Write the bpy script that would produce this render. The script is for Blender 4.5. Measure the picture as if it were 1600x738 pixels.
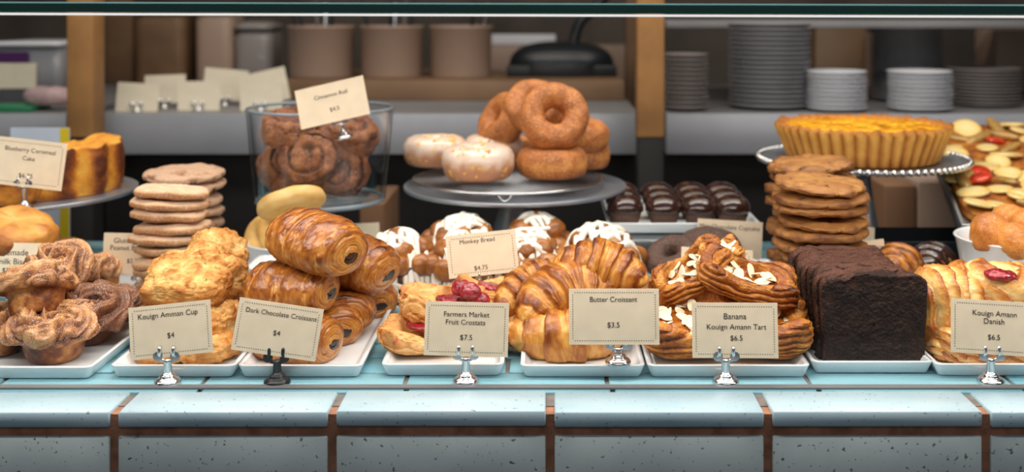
import bpy, bmesh, math, random
import numpy as np
from mathutils import Vector, Euler

for o in list(bpy.data.objects):
    bpy.data.objects.remove(o, do_unlink=True)
SC = bpy.context.scene
COL = SC.collection
R = math.radians
F = 1700.0      # focal length in pixels of the 1600-pixel wide frame
H = 0.388       # eye height above the counter top (z = 0)
VX, VY = 859.0, 10.0

# ------------------------------------------------------------- camera
cam = bpy.data.cameras.new('camera')
cam.sensor_width = 36.0
cam.lens = F / 1600.0 * 36.0
cam.shift_x = (800.0 - VX) / 1600.0
cam.shift_y = -(369.0 - VY) / 1600.0
cam.clip_start = 0.02
cam.clip_end = 60
cam.dof.use_dof = True
cam.dof.focus_distance = 1.16
cam.dof.aperture_fstop = 3.7
camo = bpy.data.objects.new('camera', cam)
COL.objects.link(camo)
camo.location = (0, 0, H)
camo.rotation_euler = (R(90), 0, 0)
SC.camera = camo
# ------------------------------------------------------------- world, light, exposure
w = bpy.data.worlds.new('world')
SC.world = w
w.use_nodes = True
w.node_tree.nodes['Background'].inputs[0].default_value = (0.85, 0.92, 1.0, 1)
w.node_tree.nodes['Background'].inputs[1].default_value = 0.15


def area(name, loc, rot, sx, sy, watts, color):
    l = bpy.data.lights.new(name, 'AREA')
    l.shape = 'RECTANGLE'
    l.size = sx
    l.size_y = sy
    l.energy = watts
    l.color = color
    o = bpy.data.objects.new(name, l)
    COL.objects.link(o)
    o.location = loc
    o.rotation_euler = tuple(R(a) for a in rot)
    return o


# strip under the front edge of the glass top, shining down and back on the pastries
area('case_strip_light', (0.0, 1.015, 0.366), (28, 0, 0), 2.3, 0.035, 6.6, (1.0, 0.94, 0.86))
# ceiling lamps above the case
area('ceiling_light', (0.0, 1.45, 1.35), (0, 0, 0), 2.4, 0.35, 24.0, (1.0, 0.94, 0.87))
area('ceiling_light', (-0.2, 2.05, 1.75), (0, 0, 0), 3.0, 0.5, 14.0, (1.0, 0.86, 0.7))
# daylight from the shop front, high above and behind the viewer
area('shop_window_light', (0.2, -1.2, 2.2), (42, 0, 0), 3.0, 0.6, 11.0, (0.85, 0.92, 1.0))
SC.view_settings.view_transform = 'Standard'
SC.view_settings.look = 'None'
SC.view_settings.gamma = 1
SC.view_settings.use_curve_mapping = False
SC.view_settings.exposure = 0.0


# ------------------------------------------------------------- helpers
def P(px, py, d):
    return ((px - VX) * d / F, d, H - (py - VY) * d / F)


def X(px, d):
    return (px - VX) * d / F


def Z(py, d):
    return H - (py - VY) * d / F


def D(py, z=0.0):
    return (H - z) * F / (py - VY)


def S(n, d):
    return n * d / F


def tag(o, label=None, cat=None, group=None, kind=None):
    if label:
        o['label'] = label
    if cat:
        o['category'] = cat
    if group:
        o['group'] = group
    if kind:
        o['kind'] = kind
    return o


def place(o, loc, rot=(0, 0, 0), sc=None):
    o.location = loc
    o.rotation_euler = tuple(R(a) for a in rot)
    if sc:
        o.scale = (sc, sc, sc) if not isinstance(sc, tuple) else sc
    return o


def empty(name, loc=(0, 0, 0), rot=(0, 0, 0)):
    o = bpy.data.objects.new(name, None)
    o.empty_display_size = 0.01
    COL.objects.link(o)
    return place(o, loc, rot)


def link(name, me, mat=None, parent=None, smooth=True):
    o = bpy.data.objects.new(name, me)
    COL.objects.link(o)
    if mat is not None and len(me.materials) == 0:
        me.materials.append(mat)
    if parent is not None:
        o.parent = parent
    return o


def make(name, V, Fc, mat, parent=None, tone=None, smooth=True, sug=None):
    me = bpy.data.meshes.new(name)
    V = np.asarray(V, dtype=float)
    me.from_pydata(V.tolist(), [], Fc.tolist() if isinstance(Fc, np.ndarray) else Fc)
    if tone is not None:
        a = me.attributes.new('tone', 'FLOAT', 'POINT')
        a.data.foreach_set('value', np.asarray(tone, dtype=np.float32).ravel())
    if sug is not None:
        a = me.attributes.new('sug', 'FLOAT', 'POINT')
        a.data.foreach_set('value', np.asarray(sug, dtype=np.float32).ravel())
    if smooth:
        me.polygons.foreach_set('use_smooth', [True] * len(me.polygons))
    me.update()
    return link(name, me, mat, parent)


def copy_tree(o, parent=None):
    c = o.copy()
    COL.objects.link(c)
    c.parent = parent
    for ch in KIDS.get(o.name, [x for x in o.children]):
        copy_tree(ch, c)
    return c


KIDS = {}


def dup(o, loc, rot=(0, 0, 0), label=None, sc=None, group=None):
    c = copy_tree(o)
    place(c, loc, rot, sc)
    if label:
        c['label'] = label
    if group:
        c['group'] = group
    return c


ORD = ['topmost', 'second', 'third', 'fourth', 'fifth', 'sixth', 'seventh', 'eighth', 'ninth', 'tenth', 'eleventh', 'twelfth']


# --- numpy noise
def _h(ix, iy, iz, s):
    n = (ix * 374761393 + iy * 668265263 + iz * 1440662683 + s * 974634777) & 0xffffffff
    n = ((n ^ (n >> 13)) * 1274126177) & 0xffffffff
    n = (n ^ (n >> 16)) & 0xffffffff
    return n / 2147483647.5 - 1.0


def vn(Q, s=0):
    Q = np.asarray(Q, dtype=float)
    I = np.floor(Q).astype(np.int64)
    f = Q - I
    f = f * f * (3 - 2 * f)
    x, y, z = I[..., 0], I[..., 1], I[..., 2]
    fx, fy, fz = f[..., 0], f[..., 1], f[..., 2]
    r = 0
    for a in (0, 1):
        for b in (0, 1):
            for c in (0, 1):
                wgt = (fx if a else 1 - fx) * (fy if b else 1 - fy) * (fz if c else 1 - fz)
                r = r + wgt * _h(x + a, y + b, z + c, s)
    return r


def fbm(Q, o=4, s=0, g=0.5):
    Q = np.asarray(Q, dtype=float)
    r = 0
    a = 1.0
    t = 0.0
    for k in range(o):
        r = r + a * vn(Q * (2.03 ** k) + 17.3 * k, s + k)
        t += a
        a *= g
    return r / t * 1.4


def ridge(Q, o=3, s=0):
    Q = np.asarray(Q, dtype=float)
    r = 0
    a = 1.0
    t = 0
    for k in range(o):
        r = r + a * (1 - 2 * np.abs(vn(Q * (2.1 ** k) + 5.1 * k, s + k)))
        t += a
        a *= 0.5
    return r / t


def ss(a, b, x):
    t = np.clip((x - a) / (b - a), 0, 1)
    return t * t * (3 - 2 * t)


# --- topologies
def gridF(nu, nv, cu=False, cv=False):
    iu = np.arange(nu if cu else nu - 1)
    iv = np.arange(nv if cv else nv - 1)
    A, B = np.meshgrid(iu, iv, indexing='ij')
    A = A.ravel()
    B = B.ravel()
    A2 = (A + 1) % nu
    B2 = (B + 1) % nv
    return np.stack([A * nv + B, A2 * nv + B, A2 * nv + B2, A * nv + B2], 1)


_CS = {}


def csphere(n):
    if n in _CS:
        return _CS[n]
    t = np.tan(np.linspace(-1, 1, n + 1) * math.pi / 4)
    idx = {}
    V = []
    Fs = []
    for ax in range(3):
        for sg in (-1, 1):
            ids = np.zeros((n + 1, n + 1), int)
            for i in range(n + 1):
                for j in range(n + 1):
                    p = [0, 0, 0]
                    p[ax] = sg
                    p[(ax + 1) % 3] = t[i]
                    p[(ax + 2) % 3] = t[j]
                    k = (round(p[0], 5), round(p[1], 5), round(p[2], 5))
                    if k not in idx:
                        idx[k] = len(V)
                        V.append(p)
                    ids[i, j] = idx[k]
            for i in range(n):
                for j in range(n):
                    q = [ids[i, j], ids[i + 1, j], ids[i + 1, j + 1], ids[i, j + 1]]
                    if sg < 0:
                        q.reverse()
                    Fs.append(q)
    V = np.array(V, float)
    V /= np.linalg.norm(V, axis=1)[:, None]
    _CS[n] = (V, np.array(Fs))
    return _CS[n]


def sell(Dn, size, p=2.5, pz=None):
    """superellipsoid surface points along directions"""
    pz = pz or p
    a = np.abs(Dn)
    hxy = (a[:, 0] ** p + a[:, 1] ** p) ** (1 / p)
    r = (hxy ** pz + a[:, 2] ** pz) ** (-1 / pz)
    return Dn * r[:, None] * np.array(size)


def sweep(path, rad, nv=12, flat=1.0, caps=True):
    """tube along a path; returns V,F; rad may be scalar/array (rx) ; flat scales the second axis"""
    p = np.asarray(path, float)
    n = len(p)
    rad = np.ones(n) * rad
    T = np.gradient(p, axis=0)
    T /= np.linalg.norm(T, axis=1)[:, None] + 1e-12
    up = np.array([0, 0, 1.0])
    if abs(T[0] @ up) > 0.9:
        up = np.array([1.0, 0, 0])
    V = np.zeros((n, nv, 3))
    nrm = up - (up @ T[0]) * T[0]
    nrm /= np.linalg.norm(nrm)
    ph = np.arange(nv) / nv * 2 * math.pi
    for i in range(n):
        nrm = nrm - (nrm @ T[i]) * T[i]
        nrm /= np.linalg.norm(nrm) + 1e-12
        b = np.cross(T[i], nrm)
        V[i] = p[i] + rad[i] * (np.cos(ph)[:, None] * nrm * flat + np.sin(ph)[:, None] * b)
    Vf = V.reshape(-1, 3)
    Fs = gridF(n, nv, False, True).tolist()
    if caps:
        Fs.append(list(range(nv))[::-1])
        Fs.append([(n - 1) * nv + k for k in range(nv)])
    return Vf, Fs


def crv(pts, n=40):
    """Catmull-Rom through points"""
    p = np.asarray(pts, float)
    p = np.vstack([2 * p[0] - p[1], p, 2 * p[-1] - p[-2]])
    m = len(p) - 3
    out = []
    for q in np.linspace(0, m, n):
        i = min(int(q), m - 1)
        t = q - i
        a, b, c, e = p[i:i + 4]
        out.append(0.5 * (2 * b + (c - a) * t + (2 * a - 5 * b + 4 * c - e) * t * t + (3 * b - a - 3 * c + e) * t ** 3))
    return np.array(out)


def lathe(prof, nv=48):
    """prof list of (r,z); returns V,F"""
    p = np.asarray(prof, float)
    ph = np.arange(nv) / nv * 2 * math.pi
    V = np.stack([p[:, 0, None] * np.cos(ph), p[:, 0, None] * np.sin(ph), np.repeat(p[:, 1, None], nv, 1)], 2)
    Fs = gridF(len(p), nv, False, True)
    return V.reshape(-1, 3), Fs[:, ::-1]


def join(*parts):
    V = []
    Fs = []
    k = 0
    for v, f in parts:
        v = np.asarray(v)
        V.append(v)
        for q in (f.tolist() if isinstance(f, np.ndarray) else f):
            Fs.append([a + k for a in q])
        k += len(v)
    return np.vstack(V), Fs


def box(x0, x1, y0, y1, z0, z1):
    V = np.array([(x, y, z) for x in (x0, x1) for y in (y0, y1) for z in (z0, z1)], float)
    Fs = [[0, 1, 3, 2], [4, 6, 7, 5], [0, 4, 5, 1], [2, 3, 7, 6], [0, 2, 6, 4], [1, 5, 7, 3]]
    return V, Fs


def bevbox(name, x0, x1, y0, y1, z0, z1, b, mat, parent=None, seg=2):
    bm = bmesh.new()
    V, Fs = box(x0, x1, y0, y1, z0, z1)
    vs = [bm.verts.new(v) for v in V]
    for f in Fs:
        bm.faces.new([vs[i] for i in f])
    bmesh.ops.recalc_face_normals(bm, faces=bm.faces)
    if b > 0:
        bmesh.ops.bevel(bm, geom=bm.edges[:], offset=b, segments=seg, affect='EDGES', profile=0.5)
    me = bpy.data.meshes.new(name)
    bm.to_mesh(me)
    bm.free()
    if b > 0:
        me.polygons.foreach_set('use_smooth', [True] * len(me.polygons))
        me.update()
    return link(name, me, mat, parent)


def rrloop(w, d, r, n=6):
    pts = []
    for cx, cy, a0 in ((w / 2 - r, d / 2 - r, 0), (-w / 2 + r, d / 2 - r, 90), (-w / 2 + r, -d / 2 + r, 180), (w / 2 - r, -d / 2 + r, 270)):
        for k in range(n + 1):
            a = R(a0 + 90 * k / n)
            pts.append((cx + r * math.cos(a), cy + r * math.sin(a)))
    return pts


def loft_rr(rows, n=6):
    """rows: (w,d,r,z)"""
    V = []
    for (w_, d_, r_, z_) in rows:
        V += [(x, y, z_) for x, y in rrloop(w_, d_, max(r_, 1e-4), n)]
    m = 4 * (n + 1)
    Fs = gridF(len(rows), m, False, True)[:, ::-1].tolist()
    Fs.append(list(range(m))[::-1])
    Fs.append([(len(rows) - 1) * m + k for k in range(m)])
    return np.array(V), Fs


# --- materials
def nodes(name):
    m = bpy.data.materials.new(name)
    m.use_nodes = True
    nt = m.node_tree
    b = nt.nodes['Principled BSDF']
    return m, nt, b


def simple(name, col, rough=0.5, metal=0.0, var=0.0, vscale=20, bump=0.0, bscale=200, coat=0.0, spec=0.5, bdist=0.001):
    m, nt, b = nodes(name)
    L = nt.links.new
    b.inputs['Base Color'].default_value = (*col, 1)
    b.inputs['Roughness'].default_value = rough
    b.inputs['Metallic'].default_value = metal
    b.inputs['Coat Weight'].default_value = coat
    b.inputs['Specular IOR Level'].default_value = spec
    tc = nt.nodes.new('ShaderNodeTexCoord')
    if var > 0:
        n = nt.nodes.new('ShaderNodeTexNoise')
        n.inputs['Scale'].default_value = vscale
        n.inputs['Detail'].default_value = 4
        L(tc.outputs['Object'], n.inputs['Vector'])
        mr = nt.nodes.new('ShaderNodeMapRange')
        mr.inputs[1].default_value = 0.3
        mr.inputs[2].default_value = 0.7
        mr.inputs[3].default_value = 1 - var
        mr.inputs[4].default_value = 1 + var
        L(n.outputs['Fac'], mr.inputs[0])
        mx = nt.nodes.new('ShaderNodeMix')
        mx.data_type = 'RGBA'
        mx.blend_type = 'MULTIPLY'
        mx.inputs[0].default_value = 1
        mx.inputs[6].default_value = (*col, 1)
        L(mr.outputs[0], mx.inputs[7])
        L(mx.outputs[2], b.inputs['Base Color'])
    if bump > 0:
        n2 = nt.nodes.new('ShaderNodeTexNoise')
        n2.inputs['Scale'].default_value = bscale
        n2.inputs['Detail'].default_value = 3
        L(tc.outputs['Object'], n2.inputs['Vector'])
        bp = nt.nodes.new('ShaderNodeBump')
        bp.inputs['Strength'].default_value = bump
        bp.inputs['Distance'].default_value = bdist
        L(n2.outputs['Fac'], bp.inputs['Height'])
        L(bp.outputs[0], b.inputs['Normal'])
    return m


def bake(name, stops, rough=0.5, noise=0.3, nscale=70, bump=0.5, bscale=400, sugar=0.0, sscale=900, coat=0.0, bdist=0.0012, sugarcol=(0.85, 0.78, 0.7), spots=None, spec=0.4, speck=1.0, mask=False, deep=1.3):
    """baked surface: colour ramp driven by the vertex attribute 'tone' (how browned) plus noise;
    sugar = amount of white grains; spots = (colour, scale, amount)"""
    m, nt, b = nodes(name)
    stops = [(p_, tuple(v ** deep for v in c_)) for p_, c_ in stops]
    L = nt.links.new
    tc = nt.nodes.new('ShaderNodeTexCoord')
    at = nt.nodes.new('ShaderNodeAttribute')
    at.attribute_name = 'tone'
    n = nt.nodes.new('ShaderNodeTexNoise')
    n.inputs['Scale'].default_value = nscale
    n.inputs['Detail'].default_value = 6
    n.inputs['Roughness'].default_value = 0.65
    L(tc.outputs['Object'], n.inputs['Vector'])
    ma = nt.nodes.new('ShaderNodeMath')
    ma.operation = 'MULTIPLY_ADD'
    ma.inputs[1].default_value = noise * 2
    ma.inputs[2].default_value = -noise
    L(n.outputs['Fac'], ma.inputs[0])
    ad = nt.nodes.new('ShaderNodeMath')
    ad.operation = 'ADD'
    L(ma.outputs[0], ad.inputs[0])
    L(at.outputs['Fac'], ad.inputs[1])
    cr = nt.nodes.new('ShaderNodeValToRGB')
    e = cr.color_ramp.elements
    e[0].position = stops[0][0]
    e[0].color = (*stops[0][1], 1)
    e[1].position = stops[-1][0]
    e[1].color = (*stops[-1][1], 1)
    for p_, c_ in stops[1:-1]:
        q = e.new(p_)
        q.color = (*c_, 1)
    L(ad.outputs[0], cr.inputs[0])
    colout = cr.outputs['Color']

    def overlay(colout, scale, lo, hi, col, det=2, weight=1.0):
        s = nt.nodes.new('ShaderNodeTexNoise')
        s.inputs['Scale'].default_value = scale
        s.inputs['Detail'].default_value = det
        L(tc.outputs['Object'], s.inputs['Vector'])
        mr = nt.nodes.new('ShaderNodeMapRange')
        mr.inputs[1].default_value = lo
        mr.inputs[2].default_value = hi
        mr.inputs[3].default_value = 0
        mr.inputs[4].default_value = weight
        L(s.outputs['Fac'], mr.inputs[0])
        mx = nt.nodes.new('ShaderNodeMix')
        mx.data_type = 'RGBA'
        fo = mr.outputs[0]
        if mask and weight < 1.0:
            a2 = nt.nodes.new('ShaderNodeAttribute')
            a2.attribute_name = 'sug'
            mm = nt.nodes.new('ShaderNodeMath')
            mm.operation = 'MULTIPLY'
            L(fo, mm.inputs[0])
            L(a2.outputs['Fac'], mm.inputs[1])
            fo = mm.outputs[0]
        L(fo, mx.inputs[0])
        L(colout, mx.inputs[6])
        mx.inputs[7].default_value = (*col, 1)
        return mx.outputs[2]
    if spots:
        colout = overlay(colout, spots[1], 0.68 - spots[2], 0.72 - spots[2], spots[0])
    if sugar > 0:
        colout = overlay(colout, sscale, 0.66 - sugar * 0.25, 0.74 - sugar * 0.2, sugarcol, 2, speck)
    L(colout, b.inputs['Base Color'])
    b.inputs['Roughness'].default_value = rough
    b.inputs['Coat Weight'].default_value = coat
    b.inputs['Coat Roughness'].default_value = 0.25
    b.inputs['Specular IOR Level'].default_value = spec
    if bump > 0:
        n2 = nt.nodes.new('ShaderNodeTexNoise')
        n2.inputs['Scale'].default_value = bscale
        n2.inputs['Detail'].default_value = 4
        L(tc.outputs['Object'], n2.inputs['Vector'])
        bp = nt.nodes.new('ShaderNodeBump')
        bp.inputs['Strength'].default_value = bump
        bp.inputs['Distance'].default_value = bdist
        L(n2.outputs['Fac'], bp.inputs['Height'])
        L(bp.outputs[0], b.inputs['Normal'])
    return m


def clear_glass(name, tint=(0.93, 0.97, 0.96), f0=1.45, rough=0.0):
    m = bpy.data.materials.new(name)
    m.use_nodes = True
    nt = m.node_tree
    nt.nodes.clear()
    out = nt.nodes.new('ShaderNodeOutputMaterial')
    t = nt.nodes.new('ShaderNodeBsdfTransparent')
    t.inputs[0].default_value = (*tint, 1)
    g = nt.nodes.new('ShaderNodeBsdfGlossy')
    g.inputs['Roughness'].default_value = rough
    fr = nt.nodes.new('ShaderNodeFresnel')
    ge = nt.nodes.new('ShaderNodeNewGeometry')
    io = nt.nodes.new('ShaderNodeMath')      # same reflectance from both sides of a thin wall
    io.operation = 'MULTIPLY_ADD'
    io.inputs[1].default_value = 1.0 / f0 - f0
    io.inputs[2].default_value = f0
    nt.links.new(ge.outputs['Backfacing'], io.inputs[0])
    nt.links.new(io.outputs[0], fr.inputs[0])
    mx = nt.nodes.new('ShaderNodeMixShader')
    nt.links.new(fr.outputs[0], mx.inputs[0])
    nt.links.new(t.outputs[0], mx.inputs[1])
    nt.links.new(g.outputs[0], mx.inputs[2])
    nt.links.new(mx.outputs[0], out.inputs[0])
    return m


def tile_mat(name, c1, c2, pits=0.5):
    m, nt, b = nodes(name)
    L = nt.links.new
    tc = nt.nodes.new('ShaderNodeTexCoord')
    g = nt.nodes.new('ShaderNodeNewGeometry')
    oi = nt.nodes.new('ShaderNodeObjectInfo')
    n = nt.nodes.new('ShaderNodeTexNoise')
    n.inputs['Scale'].default_value = 14
    n.inputs['Detail'].default_value = 5
    L(g.outputs['Position'], n.inputs['Vector'])
    ad = nt.nodes.new('ShaderNodeMath')
    ad.operation = 'MULTIPLY_ADD'
    ad.inputs[1].default_value = 0.5
    L(oi.outputs['Random'], ad.inputs[0])
    L(n.outputs['Fac'], ad.inputs[2])
    cr = nt.nodes.new('ShaderNodeValToRGB')
    cr.color_ramp.elements[0].position = 0.35
    cr.color_ramp.elements[0].color = (*c1, 1)
    cr.color_ramp.elements[1].position = 1.0
    cr.color_ramp.elements[1].color = (*c2, 1)
    L(ad.outputs[0], cr.inputs[0])
    s = nt.nodes.new('ShaderNodeTexNoise')
    s.inputs['Scale'].default_value = 230
    s.inputs['Detail'].default_value = 3
    L(g.outputs['Position'], s.inputs['Vector'])
    mr = nt.nodes.new('ShaderNodeMapRange')
    mr.inputs[1].default_value = 0.65
    mr.inputs[2].default_value = 0.705
    mr.inputs[4].default_value = pits
    L(s.outputs['Fac'], mr.inputs[0])
    mx = nt.nodes.new('ShaderNodeMix')
    mx.data_type = 'RGBA'
    L(mr.outputs[0], mx.inputs[0])
    L(cr.outputs[0], mx.inputs[6])
    mx.inputs[7].default_value = (0.04, 0.05, 0.05, 1)
    L(mx.outputs[2], b.inputs['Base Color'])
    b.inputs['Roughness'].default_value = 0.32
    bp = nt.nodes.new('ShaderNodeBump')
    bp.inputs['Strength'].default_value = 0.5
    bp.inputs['Distance'].default_value = 0.001
    bp.invert = True
    L(mr.outputs[0], bp.inputs['Height'])
    L(bp.outputs[0], b.inputs['Normal'])
    return m


M = {}
M['tile_top'] = tile_mat('pale_blue_glazed_tile', (0.15, 0.38, 0.47), (0.26, 0.50, 0.58), 0.35)
M['tile_front'] = tile_mat('grey_blue_glazed_tile', (0.25, 0.30, 0.315), (0.38, 0.44, 0.455), 0.9)
M['grout'] = simple('brown_grout', (0.34, 0.15, 0.085), 0.9, var=0.35, vscale=60, bump=0.6, bscale=500)
M['grout_grey'] = simple('grey_brown_grout', (0.2, 0.165, 0.15), 0.9, var=0.3, vscale=60, bump=0.6, bscale=500)
M['porcelain'] = simple('white_porcelain', (0.84, 0.87, 0.90), 0.12, coat=0.5, var=0.02)
M['metal'] = simple('brushed_steel', (0.55, 0.56, 0.58), 0.32, 1.0, var=0.08, vscale=8)
M['chrome'] = simple('chrome', (0.72, 0.73, 0.75), 0.2, 1.0)
M['pewter'] = simple('dull_aluminium', (0.36, 0.39, 0.45), 0.36, 0.7, var=0.1, vscale=25, bump=0.1, bscale=60)
M['blackmetal'] = simple('black_painted_metal', (0.015, 0.017, 0.02), 0.3, 0.2)
M['paper'] = simple('beige_card_stock', (0.93, 0.76, 0.56), 0.75, var=0.05, vscale=60)
M['paper_back'] = simple('pale_card_stock', (0.76, 0.68, 0.53), 0.8, var=0.05, vscale=30)
M['ink'] = simple('dark_brown_ink', (0.03, 0.02, 0.015), 0.7)
M['wood'] = simple('oiled_wood', (0.47, 0.23, 0.08), 0.55, var=0.3, vscale=9, bump=0.1, bscale=60)
M['steel_lit'] = simple('stainless_lit', (0.40, 0.41, 0.45), 0.4, 0.2, var=0.12, vscale=5)  # lighter copy of the counter steel: brighter front put into the colour
M['steel'] = simple('stainless_dimmed', (0.24, 0.235, 0.24), 0.45, 0.2, var=0.15, vscale=5)  # darkened steel: the dimness of the worktop is put into its colour
M['dark'] = simple('dark_cabinet', (0.012, 0.010, 0.009), 0.6, var=0.4, vscale=4)
M['wall'] = simple('dim_brown_wall', (0.10, 0.080, 0.065), 0.8, var=0.5, vscale=2.5)
M['glass'] = clear_glass('clear_glass', (0.985, 0.99, 0.985), 1.12)
M['bowlglass'] = clear_glass('bowl_glass', (0.965, 0.98, 0.99), 1.38, 0.04)
M['edge'] = simple('dark_green_glass_edge', (0.0, 0.075, 0.05), 0.2, coat=0.6)
M['alu'] = simple('white_aluminium', (0.85, 0.86, 0.84), 0.35)
M['cyan'] = simple('painted_cyan_reflection', (0.16, 0.42, 0.44), 0.4)  # bluish reflection on the glass edge, painted as a cyan colour
M['plate_grey'] = simple('grey_stoneware', (0.26, 0.26, 0.28), 0.35, coat=0.2)
M['plate_brown'] = simple('taupe_stoneware', (0.24, 0.21, 0.2), 0.4, coat=0.2)
M['plate_white'] = simple('white_stoneware', (0.72, 0.73, 0.78), 0.3, coat=0.2)
M['canister'] = simple('taupe_canister', (0.36, 0.25, 0.19), 0.45, var=0.08, vscale=5)

GOLD = [(0.0, (0.80, 0.50, 0.17)), (0.3, (0.62, 0.30, 0.07)), (0.6, (0.40, 0.145, 0.028)), (0.85, (0.19, 0.055, 0.012)), (1.0, (0.07, 0.02, 0.006))]
M['croissant'] = bake('baked_croissant_crust', [(0.0, (0.86, 0.58, 0.22)), (0.3, (0.70, 0.37, 0.09)), (0.6, (0.50, 0.20, 0.038)), (0.85, (0.28, 0.085, 0.016)), (1.0, (0.15, 0.04, 0.01))], 0.33, 0.24, 60, 0.6, 260, coat=0.2, deep=1.2)
M['pain'] = bake('glossy_croissant_crust', [(0.0, (0.03, 0.01, 0.006)), (0.08, (0.04, 0.013, 0.008)), (0.14, (0.72, 0.42, 0.14)), (0.35, (0.62, 0.30, 0.07)), (0.62, (0.42, 0.15, 0.028)), (0.9, (0.20, 0.055, 0.012)), (1.0, (0.08, 0.02, 0.008))], 0.27, 0.2, 75, 0.9, 230, coat=0.4, deep=1.17)
M['cup'] = bake('sugared_pastry_cup', [(0.0, (0.74, 0.46, 0.22)), (0.3, (0.56, 0.28, 0.10)), (0.55, (0.30, 0.11, 0.035)), (0.8, (0.09, 0.028, 0.01)), (1.0, (0.05, 0.015, 0.006))], 0.5, 0.22, 80, 0.7, 420, sugar=0.5, sscale=1100, sugarcol=(0.86, 0.70, 0.56), speck=0.8, mask=True, coat=0.15)
M['cupdark'] = bake('dark_sugared_pastry_cup', [(0.0, (0.42, 0.20, 0.09)), (0.4, (0.24, 0.09, 0.035)), (1.0, (0.07, 0.02, 0.01))], 0.5, 0.22, 80, 0.7, 420, sugar=0.45, sscale=1100, sugarcol=(0.7, 0.52, 0.42), speck=0.75, mask=True, coat=0.15)
M['scone'] = bake('scone_crust', [(0.0, (0.90, 0.76, 0.50)), (0.35, (0.82, 0.57, 0.27)), (0.65, (0.64, 0.34, 0.11)), (1.0, (0.30, 0.12, 0.04))], 0.55, 0.5, 90, 1.0, 300, spots=((0.16, 0.2, 0.05), 120, 0.0), bdist=0.002, deep=1.5)
M['biscuit'] = bake('biscuit_crust', [(0.0, (0.85, 0.62, 0.3)), (0.4, (0.75, 0.42, 0.12)), (0.8, (0.52, 0.22, 0.05)), (1.0, (0.3, 0.11, 0.03))], 0.5, 0.3, 70, 0.6, 300, coat=0.1)
M['snick'] = bake('sugared_cookie', [(0.0, (0.90, 0.72, 0.56)), (0.5, (0.72, 0.44, 0.23)), (1.0, (0.48, 0.22, 0.08))], 0.75, 0.25, 90, 0.8, 500, sugar=0.5, sscale=900, sugarcol=(0.85, 0.72, 0.62), speck=0.6, deep=1.5)
M['crinkle'] = bake('crackled_sugar_cookie', [(0.0, (0.28, 0.13, 0.07)), (0.4, (0.55, 0.33, 0.20)), (1.0, (0.75, 0.54, 0.40))], 0.75, 0.15, 90, 0.7, 500, sugar=0.45, sscale=900, sugarcol=(0.82, 0.7, 0.6), speck=0.6)
M['choccookie'] = bake('browned_cookie', [(0.0, (0.72, 0.44, 0.19)), (0.5, (0.50, 0.26, 0.10)), (1.0, (0.22, 0.09, 0.035))], 0.5, 0.3, 90, 0.8, 300, spots=((0.09, 0.035, 0.02), 90, 0.03))
M['pale'] = bake('pale_shortbread', [(0.0, (0.86, 0.66, 0.34)), (0.6, (0.78, 0.52, 0.2)), (1.0, (0.6, 0.33, 0.1))], 0.5, 0.15, 50, 0.25, 300)
M['sugardonut'] = bake('sugared_doughnut', [(0.0, (0.82, 0.46, 0.16)), (0.4, (0.64, 0.29, 0.09)), (1.0, (0.36, 0.13, 0.035))], 0.55, 0.4, 45, 0.6, 600, sugar=0.42, sscale=620, sugarcol=(0.90, 0.64, 0.42), speck=0.6, deep=1.5)
M['glazedonut'] = bake('glazed_doughnut', [(0.0, (0.90, 0.78, 0.70)), (0.35, (0.84, 0.66, 0.55)), (0.7, (0.72, 0.47, 0.33)), (1.0, (0.60, 0.35, 0.2))], 0.3, 0.2, 55, 0.3, 300, coat=0.4, deep=1.75, spots=((0.90, 0.50, 0.12), 110, 0.07))
M['roll'] = bake('sugared_cinnamon_roll', [(0.0, (0.07, 0.022, 0.012)), (0.35, (0.26, 0.095, 0.04)), (0.7, (0.44, 0.19, 0.07)), (1.0, (0.58, 0.32, 0.17))], 0.6, 0.4, 70, 0.8, 500, sugar=0.4, sscale=700, sugarcol=(0.8, 0.56, 0.46), speck=0.55, deep=1.45)
M['cake'] = bake('cornmeal_cake', [(0.0, (0.88, 0.56, 0.14)), (0.4, (0.80, 0.40, 0.07)), (0.75, (0.42, 0.15, 0.03)), (1.0, (0.18, 0.055, 0.015))], 0.6, 0.3, 60, 0.9, 260, bdist=0.002)
M['crust'] = bake('tart_shell_crust', [(0.0, (0.92, 0.58, 0.18)), (0.5, (0.66, 0.32, 0.08)), (1.0, (0.26, 0.09, 0.02))], 0.6, 0.2, 90, 0.7, 400)
M['custard'] = bake('baked_custard', [(0.0, (0.98, 0.66, 0.08)), (0.5, (0.92, 0.46, 0.04)), (1.0, (0.30, 0.08, 0.01))], 0.3, 0.45, 45, 0.5, 150, coat=0.4)
M['crostata'] = bake('crostata_crust', [(0.0, (0.90, 0.70, 0.44)), (0.4, (0.82, 0.53, 0.25)), (0.8, (0.55, 0.24, 0.06)), (1.0, (0.34, 0.10, 0.03))], 0.55, 0.3, 70, 0.8, 300, spots=((0.42, 0.04, 0.03), 45, -0.02), deep=1.5)
M['jam'] = simple('red_berry_jam', (0.30, 0.008, 0.02), 0.15, var=0.6, vscale=160, bump=1.0, bscale=220, coat=0.6, bdist=0.003)
M['tart'] = bake('caramelised_tart_crust', [(0.0, (0.86, 0.56, 0.2)), (0.3, (0.66, 0.32, 0.07)), (0.6, (0.42, 0.15, 0.028)), (1.0, (0.10, 0.03, 0.008))], 0.42, 0.5, 75, 1.0, 330, coat=0.1, bdist=0.002)
M['banana'] = bake('caramelised_banana', [(0.0, (0.7, 0.36, 0.07)), (0.5, (0.42, 0.14, 0.02)), (1.0, (0.08, 0.02, 0.01))], 0.15, 0.5, 60, 0.5, 150, coat=0.6)
M['almond'] = simple('almond_slice', (0.86, 0.72, 0.5), 0.5, var=0.12, vscale=200)
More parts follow.
